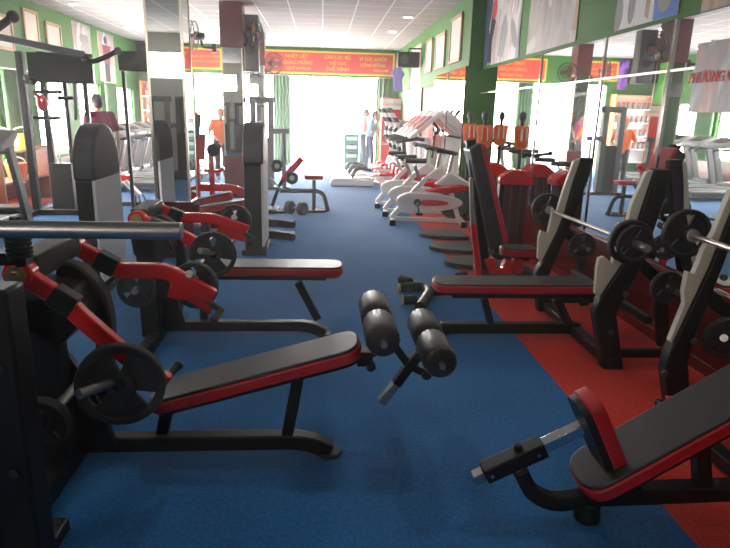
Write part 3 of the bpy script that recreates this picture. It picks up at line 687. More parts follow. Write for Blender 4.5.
upright(bp, 3.6, [(652, 169), (668, 169), (664, 190), (640, 262), (614, 312), (621, 368), (601, 368), (592, 312), (598, 296), (622, 260), (640, 205)],
    [(645, 172), (652, 170), (652, 182), (641, 206), (622, 262), (600, 298), (594, 293), (596, 268), (598, 258), (603, 256), (611, 263), (614, 250), (617, 238), (616, 226), (619, 222), (625, 228), (630, 205)],
    [(628, 252), (660, 282), (663, 345)], None, [(608, 330), (622, 292)])
upright(bp, 4.8, [(580, 157), (592, 158), (588, 175), (566, 232), (548, 274), (551, 316), (537, 316), (534, 272), (540, 262), (560, 222), (572, 180)],
    [(573, 161), (580, 158), (579, 170), (568, 200), (552, 240), (541, 262), (537, 258), (538, 238), (540, 230), (547, 233), (550, 220), (552, 208), (556, 212), (562, 192)],
    [(560, 228), (580, 244), (584, 305)], None, [(545, 292)])
MB().bar([(.9, 4.2, .06), (1.97, 4.2, .06)], .075, .08).build('base_beam', 'black', bp, bevel=.008)
MB().bar(fillet([(.78, 4.2, .025), (.92, 4.2, .03), (1.02, 4.2, .07), (1.2, 4.2, .07)], .08), .075, .06).cyl((.82, 4.2, 0), (.82, 4.2, .03), .05).build('front_foot', 'black', bp, bevel=.01)
MB().bar([(1.93, 3.55, .045), (1.93, 4.86, .045)], .08, .07, (1, 0, 0)).build('cross_beam', 'black', bp, bevel=.008)
for y in (3.62, 4.82): MB().bar([(1.9, y, .09), (2.4, y, .09)], .056, .056).build('side_beam', 'black', bp, bevel=.008)
MB().bar([P(484, 298, 4.2), P(492, 330, 4.2)], .06, .05).build('bench_leg', 'black', bp, bevel=.006)
MB().bar([P(556, 298, 4.2), P(572, 332, 4.2)], .06, .06).build('bench_leg', 'black', bp, bevel=.006)
MB().bar([A + d * .15 - n * .11, B + V((.12, 0, -.11))], .05, .055).build('bench_rail', 'black', bp, bevel=.006)
MB().bar([B + V((.1, -.62, -.1)), B + V((.1, .62, -.1))], .05, .05, (1, 0, 0)).build('head_rail', 'black', bp, bevel=.006)
for Y, x, y in ((3.6, 667, 287), (4.8, 582, 246)):
    MB().cyl(P(x, y, Y) + V((0, .08, 0)), P(x, y, Y) + V((0, -.13, 0)), .02, n=14).build('storage_peg', 'steel', bp)
plate(P(667, 287, 3.5), .105, .045, 'small plate stored under the near upright of the bench press')
plate(P(582, 246, 4.7), .11, .045, 'small plate stored under the far upright of the bench press')
def barbell(p0, p1, label, ya, yb):
    d = (p1 - p0).normalized()
    t = thing('barbell', label, 'barbell', (p0 + p1) / 2)
    f = lambda y: p0 + d * ((y - p0.y) / d.y)
    MB().cyl(f(ya), f(yb), .0145, n=18).build('shaft', 'steel', t)
    for a, b, q in ((ya, p1.y, ya), (yb, p0.y, yb)):
        MB().cyl(f(a), f(b), .0235, n=22).build('sleeve', 'steel', t, bevel=.003)
        MB().cyl(f(q - .02), f(q + .02), .035, n=22).build('collar', 'steel', t, bevel=.004)
    return f
pb0, pb1 = P(543, 207.5, 5.1), P(648, 249, 3.2)
f = barbell(pb0, pb1, 'long barbell resting across the cream catches of the level bench press', 3.52, 4.93)
plate(f(3.42), .135, .05, 'plate on the near end of the level bench press barbell', 'barbell plates')
plate(f(3.36), .11, .035, 'thinner outer plate on the near barbell end of the level bench')
plate(f(5.0), .135, .05, 'plate on the far end of the level bench press barbell')
# incline bench station
ib = thing('incline_bench_press', 'near incline bench station with slanted black pad, red leg pad and chrome tube', 'bench press', (1.5, 2.07, 0))
a0, a1 = P(613, 484, 1.93), P(730, 419, 1.93); dd = (a1 - a0).normalized()
A = V((a0.x, 2.07, a0.z)) - dd * .11; B = A + dd * 1.12
d, v, n = pad(ib, A, B, .14, .075, True, False, rr=.9)
MB().bar([A + d * .12 - n * .11, B - n * .11], .055, .055).build('pad_rail', 'black', ib, bevel=.006)
cbk = [P(519, 468, 2.07), P(530, 492, 2.07), P(552, 502, 2.07), P(600, 496, 2.07), P(640, 488, 2.07)]
MB().bar(fillet(cbk, .09, 6), .07, .06).build('curved_neck', 'black', ib, bevel=.01)
MB().bar([P(600, 494, 2.07), P(760, 488, 2.07)], .08, .07).build('base_beam', 'black', ib, bevel=.008)
fp = P(589, 500, 2.07); MB().cyl((fp.x, fp.y, 0), (fp.x, fp.y, .09), .055, .045, 24).build('front_foot', 'black', ib, bevel=.01)
MB().bar([P(700, 440, 2.07), P(702, 486, 2.07)], .06, .06).build('pad_post', 'black', ib, bevel=.006)
t0, t1, t2, t3 = P(592, 422, 2.07), P(541, 447, 2.07), P(484, 473, 2.07), P(474, 478, 2.07)
MB().bar([t0, t1 + (t2 - t1) * .1], .05, .045).build('chrome_tube', 'chrome', ib, bevel=.004)
MB().bar([t1 + (t0 - t1) * .05, t2], .075, .066).build('sleeve', 'black', ib, bevel=.006)
MB().bar([t2, t3], .045, .042).build('tube_end', 'steel', ib, bevel=.004)
bt = MB()
for q in (.1, .9): bt.cyl(at_len(t1, t2, q) + V((0, -.045, 0)), at_len(t1, t2, q) + V((0, -.036, 0)), .007, n=8)
bt.build('sleeve_screws', 'chrome', ib)
kb = at_len(t1, t2, .42); MB().cyl(kb, kb + V((0, .0, .06)), .016, n=14).build('lock_knob', 'black', ib, bevel=.004)
# leg pad: face to the upper right, red band around
q0, q1 = P(582, 396, 2.07), P(609, 462, 2.07); ax = (q1 - q0).normalized(); nx = V((ax.z, 0, -ax.x)); nx = nx if nx.x > 0 else -nx
def lp_out(s_, off): 
    L_ = (q1 - q0).length; return [q0 + ax * (L_ / 2 + (u - L_ / 2) * s_) + V((0, q * s_, 0)) + nx * off for u, q in pad_outline(10, .09, L_, True, True, .6)]
MB().prism(lp_out(1, -.012), nx * .06).build('leg_pad', 'redv', ib, bevel=.01, smooth=50)
MB().prism(lp_out(.95, -.04), nx * .03).build('leg_pad_board', 'black', ib, smooth=50)
upright(ib, 2.9, [(737, 186), (756, 188), (748, 200), (724, 250), (689, 340), (684, 362), (688, 418), (667, 418), (661, 368), (667, 348), (706, 266)],
    [(729, 190), (737, 186), (734, 205), (707, 266), (672, 345), (668, 340), (683, 303), (682, 290), (686, 271), (692, 273), (697, 262), (701, 250), (712, 232)],
    [(708, 296), (734, 318), (738, 392)], None, [(689, 338), (718, 275), (660, 370)])
MB().bar([(1.93, 2.0, .045), (1.93, 2.98, .045)], .08, .07, (1, 0, 0)).build('cross_beam', 'black', ib, bevel=.008)
MB().bar([(1.95, 2.92, .09), (2.42, 2.92, .09)], .056, .056).build('side_beam', 'black', ib, bevel=.008)
k = P(676, 398, 2.82); MB().cyl(k, k + V((0, -.06, 0)), .024, n=20).box(k + V((.0, .02, -.03)), (.07, .05, .05)).build('hinge_lug', 'redp', ib, bevel=.006)
MB().cyl(P(724, 338, 2.92), P(724, 338, 2.75), .02, n=14).build('storage_peg', 'steel', ib)
plate(P(724, 338, 2.8), .11, .045, 'plate stored on the incline bench upright at the right edge')
pb0, pb1 = P(661, 225, 3.5), P(760, 258, 1.55)
pb1 = P(733, 249.5, 2.55); pe = pb0 + (pb1 - pb0) * 1.9
f = barbell(pb0, pe, 'barbell resting on the nearer cream catches at the right edge', 1.86, 3.02)
plate(f(3.1), .135, .045, 'single plate on the barbell nearest the right edge')

# ================================================================== SEATED PRESS, FLOOR FRAME, PLATFORMS
pm = thing('seated_press_machine', 'seated machine with slanted black and red backrest and red base arms', 'gym machine', (2.0, 5.9, 0))
Ym = 5.9
def pp(x, y, dy=0): return P(x, y, Ym + dy)
d0, d1 = pp(477, 146), pp(503, 246); ax = (d1 - d0).normalized(); nx = V((-ax.z, 0, ax.x)); nx = nx if nx.x > 0 else -nx
MB().prism([pp(470, 150, -.12), pp(481, 143, -.12), pp(505, 243, -.12), pp(492, 252, -.12)], (0, .3, 0)).build('backrest', 'vinyl', pm, bevel=.02, seg=3)
MB().prism([pp(481, 143, -.13), pp(486, 146, -.13), pp(509, 241, -.13), pp(504, 246, -.13)], (0, .32, 0)).build('backrest_edge', 'redv', pm, bevel=.012)
pad(pm, pp(501, 246), pp(536, 247), .14, .09, True, True)
MB().bar(fillet([pp(488, 258), pp(492, 271), pp(504, 273), pp(509, 260)], .08, 6), .09, .1).build('seat_bracket', 'redp', pm, bevel=.01)
MB().bar([pp(517, 258), pp(517, 292)], .1, .09).build('seat_post', 'redp', pm, bevel=.006)
MB().bar([pp(471, 178, -.2), pp(472, 224, -.2)], .035, .035).build('chrome_guide', 'steel', pm)
MB().bar([pp(473, 224, -.2), pp(480, 290, -.2)], .056, .056).build('front_post', 'redp', pm, bevel=.006)
MB().bar([pp(470, 140, .05), pp(488, 292, .05)], .09, .09).build('column', 'black', pm, bevel=.008)
MB().box2((1.55, 5.66, 0), (2.3, 5.74, .07)).box2((1.6, 5.66, 0), (1.7, 6.05, .07)).box2((2.1, 5.66, 0), (2.2, 6.05, .07)).build('base_frame', 'black', pm, bevel=.006)
ff = thing('floor_foot_frame', 'black curved tube foot with amber end caps on carpet before the level bench', 'machine foot', (1.05, 5.2, 0))
w0 = G(400, 288, .04); w1 = G(424, 286, .05); w2 = G(430, 292, .05); w3 = G(420, 307, .04)
MB().tube(fillet([w0, w1, w2, w3], .1, 6), .045, 16).build('tube', 'black', ff, smooth=60)
MB().tube([w2 + V((-.02, .02, 0)), w2 + V((.9, .12, .01))], .045, 14).build('side_tube', 'black', ff)
x0 = G(411, 282, .08); x1 = G(409, 300, .05)
MB().cyl(x0, x0 + V((-.09, .1, 0)), .042).cyl(x1 + V((.07, .02, 0)), x1 + V((-.05, 0, 0)), .042).build('rubber_buffer', 'rubber', ff, bevel=.01)
MB().cyl(w0 + V((-.02, .0, 0)), w0 + V((.004, 0, 0)), .04).cyl(x1 + V((-.065, 0, 0)), x1 + V((-.05, 0, 0)), .038).build('end_cap', 'foot', ff, bevel=.004)
x2 = G(457, 277, .06); MB().cyl(x2, x2 + V((.1, .06, 0)), .045).build('rubber_buffer', 'rubber', ff, bevel=.01)
def platform(px0, py0, px1, label):
    a = G(px0, py0, .05); b = G(px1, py0 + .3 * (px1 - px0) / 10, .05)
    x1_ = 1.95; n = 20; L = x1_ - a.x; hw = .26
    out = []
    for i in range(n + 1):
        an = math.pi / 2 + math.pi * i / n; out.append(V((a.x + .5 + .5 * math.cos(an), a.y + hw * math.sin(an), .012)))
    out = [V((x1_, a.y + hw, .012))] + out + [V((x1_, a.y - hw, .012))]
    t = thing('foot_platform', label, 'platform', (a.x + .4, a.y, 0))
    MB().prism(out, (0, 0, .045)).build('deck', 'rubber', t, bevel=.008)
    MB().prism([V((p.x * .99 + .02, p.y, .055)) for p in out], (0, 0, .006)).build('top_sheet', 'dgrey', t)
    for x in (a.x + .25, x1_ - .1): MB().cyl((x, a.y, 0), (x, a.y, .014), .06, n=12).build('foot', 'black', t)
platform(419, 233, 470, 'half round black foot platform farthest of the three on red carpet')
platform(429, 246, 470, 'half round black foot platform, middle of the three on red carpet')
platform(444, 261, 480, 'half round black foot platform nearest the level bench')

# red topped weight stacks
def stack(c, label, proto=[]):
    if proto: return dup(proto[0], c, math.radians(-8) , label)
    t = thing('weight_stack', label, 'weight stack', c, math.radians(-8), 'red topped weight stacks')
    T = Matrix.LocRotScale(V(c), t.rotation_euler, None); Wd = lambda *p: T @ V(p)
    out = [(-.19, .86), (-.19, .93)] + [(-.19 + .38 * i / 12, .93 + .1 * math.sin(math.pi * i / 12)) for i in range(13)] + [(.19, .86)]
    MB().prism([Wd(x, -.12, z) for x, z in out], T.to_3x3() @ V((0, .24, 0))).build('top_cap', 'redp', t, bevel=.015)
    R3 = T.to_3x3()
    MB().box(Wd(.0, 0, .46), (.26, .2, .82), R3).build('shroud', 'maroonp', t, bevel=.01)
    MB().box(Wd(-.15, 0, .45), (.06, .18, .82), R3).build('upright', 'black', t, bevel=.008)
    for x in (-.05, .05): MB().cyl(Wd(x, -.11, .1), Wd(x, -.11, .87), .012, n=10).build('guide_rod', 'dgrey', t)
    MB().box(Wd(0, 0, .03), (.44, .3, .06), R3).build('base', 'black', t, bevel=.008)
    proto.append(t); return t
stack((2.2, 6.75, 0), 'red topped weight stack nearest the bench press')
stack((2.22, 7.7, 0), 'red topped weight stack behind the first one along the mirror')

# ================================================================== LEFT BACKGROUND
# ---- cable station
YG = 9.3
def gp(x, y, d=0.0): return P(x, y, YG + d)
cs = thing('cable_station', 'black cable station with overhead boards and curved grey tube at far left', 'gym machine', (gp(60, 212).x, YG, 0))
def vpost(x, d, y0, name, m='black', wd=.1):
    b = gp(x, 200, d); MB().bar([(b.x, YG + d, .03), (b.x, YG + d, gp(x, y0, d).z)], wd, wd, (1, 0, 0)).build(name, m, cs, bevel=.008)
for x, d, y0, m, wd in ((36.5, 0, 52, 'black', .1), (56.5, .3, 52, 'black', .09), (76.5, .3, 56, 'black', .06), (95.5, 0, 52, 'black', .06), (133, .3, 52, 'black', .05)): vpost(x, d, y0, 'post', m, wd)
for a, b, c, d_, yy in ((27, 95, 52, 84, 0), (118, 150, 51, 72, .3)):
    p, q = gp(a, c, yy), gp(b, d_, yy); MB().box2((p.x, YG + yy - .04, q.z), (q.x, YG + yy + .02, p.z)).build('overhead_board', 'tvb', cs, bevel=.008)
MB().tube(fillet([gp(-4, 37), gp(36, 46), gp(66, 54), gp(74, 72), gp(76, 120)], .35, 8), .028, 12).build('curved_tube', 'grey', cs)
MB().bar([gp(-6, 36, -.1), gp(85, 55, -.1)], .06, .09).build('top_beam', 'grey', cs, bevel=.006)
MB().tube(fillet([gp(83, 58, -.1), gp(93, 62, -.1), gp(106, 57, -.1), gp(119, 50, -.1)], .15, 6), .035, 12).ball(gp(85, 58.5, -.1), .055).ball(gp(118, 51, -.1), .055).build('pull_up_grip', 'rubber', cs)
MB().cyl(gp(-5, 30, -.3), gp(11, 18, -.3), .05).ball(gp(13, 17, -.3), .085, (1, .8, 1)).build('end_grip', 'rubber', cs)
for x in (81.5, 85, 47, 50): MB().cyl(gp(x, 60 if x > 60 else 100, .1), V((gp(x, 60, .1).x, YG + .1, .75)), .008, n=6).build('cable', 'steel', cs)
MB().box2((gp(52, 165, .2).x, YG + .15, .05), (gp(72, 165, .2).x, YG + .4, gp(60, 163, .2).z)).build('weight_block', 'black', cs, bevel=.01)
MB().box2((gp(26, 210).x, YG - .06, 0), (gp(98, 210).x, YG + .06, .08)).box2((gp(34, 210).x, YG - .3, 0), (gp(40, 210).x, YG + .5, .07)).build('base_frame', 'black', cs, bevel=.008)
for a, y in (((34, 60), 118), ((58, 78), 98), ((34, 62), 92)): MB().cyl(gp(a[0], y, .1), gp(a[1], y, .1), .025).build('cross_bar', 'black', cs)
MB().ball(gp(42, 103, -.05), .1, (.8, .6, 1.2)).cyl(gp(36, 95), gp(44, 101, -.1), .03).build('red_pulley', 'redp', cs)
MB().ball(gp(33, 81, -.05), .055).ball(gp(27, 78, -.05), .05).cyl(gp(24, 82, -.05), gp(36, 82, -.05), .03).build('handle', 'rubber', cs)
# ---- treadmills
def treadmill(loc, label, rz=0, group='treadmills along the left wall', proto=[]):
    if proto: return dup(proto[0], loc, rz, label)
    t = thing('treadmill', label, 'treadmill', loc, rz, group)
    T = Matrix.LocRotScale(V(loc), t.rotation_euler, None); R3 = T.to_3x3(); Wd = lambda *p: T @ V(p); sd = R3 @ V((0, 1, 0))
    # local +x is the back end the runner steps on from; console at x = 0.3
    MB().box(Wd(.85, 0, .13), (1.75, .66, .1), R3).build('deck', 'dgrey', t, bevel=.02)
    MB().box(Wd(.95, 0, .185), (1.5, .48, .012), R3).build('running_belt', 'rubber', t)
    for s in (-1, 1):
        MB().box(Wd(.95, s * .29, .19), (1.5, .07, .02), R3).build('side_rail', 'grey', t, bevel=.004)
        MB().bar([Wd(.02, s * .33, .05), Wd(.34, s * .33, 1.12)], .07, .14, sd).build('mast', 'dgrey', t, bevel=.012)
        MB().tube(fillet([Wd(.3, s * .33, 1.02), Wd(.75, s * .33, 1.0), Wd(.8, s * .33, .94)], .05), .02, 10).build('hand_rail', 'black', t)
        MB().box(Wd(.1, s * .3, .04), (.3, .08, .08), R3).build('foot', 'black', t, bevel=.01)
    MB().box(Wd(.0, 0, .17), (.36, .6, .2), R3).build('motor_hood', 'black', t, bevel=.04)
    co = MB().prism([Wd(.12, -.38, 1.22), Wd(.2, -.38, 1.28), Wd(.62, -.38, 1.1), Wd(.6, -.38, 1.03), Wd(.3, -.38, 1.08)], sd * .76).build('console', 'grey', t, bevel=.02)
    MB().prism([Wd(.25, -.22, 1.262), Wd(.27, -.22, 1.27), Wd(.5, -.22, 1.165), Wd(.49, -.22, 1.155)], sd * .44).build('display', 'tvb', co)
    proto.append(t); return t
for k, s in enumerate(('first in the row behind the cable station', 'second in the row', 'third in the row', 'fourth in the row', 'last of the row near the front windows')):
    treadmill((-4.35 - .02 * k, 12.25 + k * .95, 0), 'grey treadmill with slanted masts, ' + s)
treadmill((-4.3, 8.4, 0), 'nearest treadmill at the far left edge under the green curtain', math.radians(-90))
# ---- people
def person(label, loc, rz, h, top, pants, arms, legs=((.0, .0), (.0, .0)), lean=0.0, look=0.0, cap=None):
    t = thing('person', label, 'person', loc, rz)
    k = h / 1.7
    T = Matrix.LocRotScale(V(loc), t.rotation_euler, V((k, k, k))); Wd = lambda p: T @ V(p)
    def lx(p): return V((p[0], p[1] + lean * max(0, p[2] - .9), p[2]))     # faces +y
    B, Sx, Px, H = MB(), MB(), MB(), MB()
    def seg(m, a, b, ra, rb): m.cone(Wd(a), Wd(b), ra * k, rb * k)
    hip, chest, neck = lx((0, 0, .93)), lx((0, .0, 1.27)), lx((0, 0, 1.44)); head = lx((0, .03, 1.585)) + V((0, .03 * math.cos(look), 0))
    for m, g in ((B, 0), (Sx, .012)):
        seg(m, lx((-.06, 0, .95)), lx((-.09, 0, 1.27)), .105 + g, .105 + g); seg(m, lx((.06, 0, .95)), lx((.09, 0, 1.27)), .105 + g, .105 + g)
        seg(m, lx((0, 0, .93)), lx((0, .01, 1.3)), .12 + g, .12 + g); seg(m, lx((-.15, 0, 1.385)), lx((.15, 0, 1.385)), .058 + g, .058 + g)
    seg(B, neck - V((0, 0, .06)), head - V((0, .01, .05)), .058, .052)
    B.ball(Wd(head), .1 * k, (.8, .98, 1.18)); B.ball(Wd(head + V((0, .035, -.06))), .062 * k, (.85, .9, .9))
    B.ball(Wd(head + V((0, .098, -.015))), .018 * k, (.8, 1, 1.3))
    for s in (-1, 1):
        B.ball(Wd(head + V((s * .08, -.005, -.012))), .024 * k, (.5, .8, 1.3))
        sh = lx((s * .185, 0, 1.385)); el, wr = arms[0 if s < 0 else 1]; el, wr = lx(el), lx(wr)
        seg(B, sh, el, .048, .038); seg(B, el, wr, .038, .026)
        seg(Sx, sh, at_len(sh, el, .72), .064, .056)
        d = (wr - el).normalized(); pal = wr + d * .06; u, q = perp(d)
        seg(B, wr, pal, .026, .034)
        for f in range(4):
            r0 = pal + u * ((f - 1.5) * .018); L_ = (.075, .085, .08, .062)[f]
            m1_ = r0 + d * L_ * .6; seg(B, r0, m1_, .0095, .009); seg(B, m1_, m1_ + (d * .8 + q * .6).normalized() * L_ * .5, .009, .0075)
        seg(B, wr + d * .02 + u * s * .02, wr + d * .07 + u * s * .05 + q * .02, .011, .009)
        (kx, ky), (fx, fy) = legs[0], legs[1]
        ky_ = ky * s; hp = (s * .095, 0, .9); kn = (s * .1 + kx, ky_ + .015, .49); an = (s * .105 + kx, fy * s, .09)
        seg(B, hp, kn, .085, .055); seg(B, kn, an, .055, .036); seg(B, (an[0], an[1] - .03, .045), (an[0], an[1] + .14, .035), .042, .033)
        seg(Px, hp, kn, .1, .075); seg(Px, kn, (an[0], an[1], .1), .075, .06)
    seg(Px, lx((-.08, 0, .93)), lx((.08, 0, .93)), .115, .115)
    H.ball(Wd(head + V((0, -.012, .03))), .104 * k, (.84, .98, 1.02)); H.ball(Wd(head + V((0, -.045, -.02))), .085 * k, (.88, .8, 1))
    B.build('body', 'skin', t, remesh=.008 * k); Sx.build('shirt', top, t, remesh=.012 * k); Px.build('trousers', pants, t, remesh=.012 * k)
    H.build('hair' if not cap else 'cap', cap or 'hair', t)
    for s in (-1, 1): MB().ball(Wd(head + V((s * .033, .088, .005))), .012 * k).build('eye', 'tvb', t)
    MB().ball(Wd(head + V((0, .083, -.062))), .02 * k, (1.2, .5, .35)).build('mouth', 'mar', t)
    return t
reach = (((-.3, .1, 1.12), (-.22, .33, 1.05)), ((.3, .1, 1.12), (.22, .33, 1.05)))
hold = (((-.23, .04, 1.1), (-.1, .2, 1.16)), ((.23, .04, 1.1), (.1, .2, 1.16)))
rest = (((-.26, -.03, 1.1), (-.27, .06, .86)), ((.26, -.03, 1.1), (.27, .06, .86)))
person('person in maroon T-shirt standing by the treadmills, seen from behind', (P(103, 150, 10.7).x, 10.7, 0), math.radians(40), 1.78, 'mar', 'dark', rest, ((0, .05), (0, -.05)), .05)
person('person in pale blue shirt bending towards the drinks fridge', (P(369, 167, 17.75).x, 17.75, 0), math.radians(-95), 1.66, 'blu', 'jean', hold, ((0, .06), (0, .08)), .12)
person('person standing behind the one in blue at the entrance', (P(362, 165, 18.4).x, 18.4, .016), math.radians(-95), 1.7, 'paper', 'jean', hold, ((0, .03), (0, .05)), .06)
person('person in orange shirt and cap sitting up on the far left machine', (P(221, 150, 14.6).x, 14.6, 0), math.radians(200), 1.62, 'org', 'dark', reach, ((0, .05), (0, .05)), .1, cap='org')
# ---- red machines between pillars
rm = thing('leg_press_machine', 'red framed machine with upright panel and black roller behind the near pillar', 'gym machine', (-1.75, 8.3, 0))
Yr = 8.3
def rp(x, y, d=0.0): return P(x, y, Yr + d)
MB().bar([rp(186, 200) * V((1, 1, 0)) + V((0, 0, .05)), rp(246, 200) * V((1, 1, 0)) + V((0, 0, .05))], .08, .08).build('base_beam', 'redp', rm, bevel=.008)
MB().bar([V((rp(195, 150).x, Yr, .05)), rp(195, 112)], .09, .08).build('red_post', 'redp', rm, bevel=.008)
MB().prism([rp(191, 160, -.1), rp(204, 160, -.1), rp(205, 134, -.1), rp(192, 134, -.1)], (0, .08, 0)).build('back_panel', 'redv', rm, bevel=.015)
MB().bar([rp(197, 138, -.15), rp(199, 114, -.15)], .056, .056).build('head_post', 'dgrey', rm, bevel=.01)
MB().bar(fillet([rp(183, 187), rp(232, 187.5), rp(252, 196)], .1), .07, .1).build('cross_tube', 'redp', rm, bevel=.008)
MB().bar([V((rp(211, 150).x, Yr, .05)), rp(211, 146)], .08, .07).build('roller_post', 'redp', rm, bevel=.008)
MB().cyl(rp(213, 150, -.2), rp(213, 150, .2), .085).build('foam_roller', 'rubber', rm, bevel=.02)
MB().bar(fillet([rp(205, 170), rp(218, 172), rp(224, 168)], .05), .05, .05).build('side_tube', 'redp', rm, bevel=.006)
for i, (a, b, yy, dy, s) in enumerate((((196, 199), (222, 193), 7.88, 0, 'farther'), ((199, 206), (236, 201), 7.45, 0, 'nearer'))):
    A, B = P(*a, yy), P(*b, yy)
    t = thing('flat_bench', 'long narrow red sided bench between pillars, the ' + s + ' of two', 'bench', (A.x, yy, 0))
    pad(t, A, B + V((.12, 0, .03)), .12, .1, True, True)
    for q in (.2, .85):
        p = at_len(A, B, q); MB().bar([(p.x, yy, .02), (p.x, yy, p.z - .1)], .06, .06).box((p.x, yy, .02), (.08, .4, .04)).build('leg', 'black', t, bevel=.006)
sb = thing('sit_up_bench', 'small bench with two slanting grey pads on a red bracket', 'bench', (P(133, 200, 10.2).x, 10.2, 0))
def bpx(x, y, d=0.0): return P(x, y, 10.2 + d)
for s in (-.12, .14):
    MB().prism([bpx(122, 182, s), bpx(125, 180, s), bpx(140, 195, s), bpx(137, 198, s)], (0, .16, 0)).build('grey_pad', 'silver', sb, bevel=.02)
MB().prism([bpx(119, 175), bpx(130, 175), bpx(130, 183), bpx(125, 186)], (0, .12, 0)).build('red_bracket', 'redp', sb, bevel=.01)
p = bpx(133, 190); MB().bar([(p.x, 10.25, .05), (p.x, 10.25, p.z)], .056, .056).box2((p.x - .4, 10.2, 0), (p.x + .5, 10.3, .07)).box2((p.x + .3, 9.95, 0), (p.x + .37, 10.55, .06)).build('frame', 'black', sb, bevel=.006)
MB().bar(fillet([bpx(139, 196, -.1), bpx(141, 203, -.1), bpx(146, 203, -.1)], .04), .025, .025).bar(fillet([bpx(143, 194, .2), bpx(146, 201, .2), bpx(150, 201, .2)], .04), .025, .025).build('hook', 'black', sb)
# ---- dark pulley tower behind the slim weight tower
pt = thing('pulley_tower', 'dark pulley tower in front of the green entrance curtain', 'gym machine', (P(262, 180, 12.9).x, 12.9, 0))
def tp(x, y, d=0.0): return P(x, y, 12.9 + d)
for x in (253, 271): MB().bar([V((tp(x, 150).x, 12.9, 0.03)), tp(x, 100)], .16, .12).build('post', 'dgrey', pt, bevel=.01)
MB().bar([tp(249, 100), tp(276, 100)], .1, .12).build('top_beam', 'dgrey', pt, bevel=.01)
MB().box(V((tp(262, 150).x, 12.95, .55)), (.34, .22, 1.0)).build('weight_block', 'black', pt, bevel=.01)
MB().bar([tp(270, 131, -.1), tp(290, 131, -.1)], .1, .1).bar([tp(284, 131, -.1), V((tp(284, 131).x, 12.8, .03))], .09, .09).build('arm_pad', 'dgrey', pt, bevel=.015)
MB().box2((tp(248, 180).x, 12.7, 0), (tp(290, 180).x, 13.1, .06)).build('base_frame', 'black', pt, bevel=.008)
dup(pt, (-3.1, -1.2, 0), .3, 'dark pulley tower behind the camera, mirrored in the near pillar')
dup(pt, (-3.9, -1.9, 0), -.2, 'dark pulley tower by the rear wall, mirrored in the near pillar')
# ---- leg curl machine with T pad
lc = thing('leg_curl_machine', 'leg curl machine with foam rollers, red arm and small red T-shaped seat', 'gym machine', (P(300, 205, 9.9).x, 9.9, 0))
def kp(x, y, d=0.0): return P(x, y, 9.9 + d)
MB().bar(fillet([kp(272, 206), kp(279, 186), kp(292, 166)], .1), .056, .056).build('main_frame', 'black', lc, bevel=.008)
MB().bar([kp(283, 180), kp(302, 158)], .075, .1).build('red_arm', 'redp', lc, bevel=.012)
for x, y in ((277, 166), (292, 178)):
    MB().cyl(kp(x, y, -.24), kp(x, y, -.02), .1).cyl(kp(x, y, .02), kp(x, y, .24), .1).build('foam_roller', 'rubber', lc, bevel=.02)
    MB().cyl(kp(x, y, -.255), kp(x, y, .255), .04).build('roller_axle', 'steel', lc)
MB().cyl(kp(269, 177, -.1), kp(282, 190, -.1), .018).build('chrome_rod', 'chrome', lc)
MB().tube(fillet([kp(280, 191), kp(323, 191), V((kp(328, 200).x, 9.9, .02))], .14, 6), .035, 12).build('seat_beam', 'black', lc)
MB().bar([V((kp(314, 200).x, 9.9, .02)), kp(314, 180)], .05, .06).build('seat_post', 'dgrey', lc, bevel=.006)
MB().box((kp(314, 177).x, 9.9, kp(314, 177).z), (.3, .22, .07)).build('seat_pad', 'redv', lc, bevel=.02)
MB().box((kp(272, 208).x, 9.9, .03), (.2, .5, .06)).build('foot', 'black', lc, bevel=.01)
db = thing('dumbbell', 'black dumbbell lying on the carpet under the leg curl seat', 'dumbbell', G(296, 207))
c = G(296, 208, .11); ax = V((.8, -.5, 0)).normalized()
MB().cyl(c - ax * .16, c + ax * .16, .017).build('handle', 'steel', db)
for s in (-1, 1): MB().cyl(c + ax * s * .07, c + ax * s * .17, .105, n=6 if s > 2 else 24).build('head', 'rubber', db, bevel=.012)
p0 = None
for x, y, s in ((283, 211, 'leftmost'), (306, 210, 'beside the dumbbell'), (318, 210, 'under the T-shaped seat')):
    g = G(x, y, .02); plate(g, .16, .035, 'flat plate lying on the carpet near the leg curl machine, ' + s, rot=(RX, 0, 0), detail=False)
for x, y, s in ((274, 226, 'nearer'), (272, 238, 'nearest')):
    g = G(x, y)
    t = thing('floor_pedal', 'small black pedal block on the carpet beside the slim tower, the ' + s, 'pedal', g)
    MB().box(g + V((0, 0, .05)), (.16, .14, .1)).prism([g + V((.05, -.07, 0)), g + V((.3, -.16, 0)), g + V((.3, -.16, .09)), g + V((.05, -.07, .1))], (0, .09, 0)).build('block', 'black', t, bevel=.012)
    MB().cyl(g + V((.28, -.2, .06)), g + V((.28, -.02, .06)), .04).build('roller', 'rubber', t)
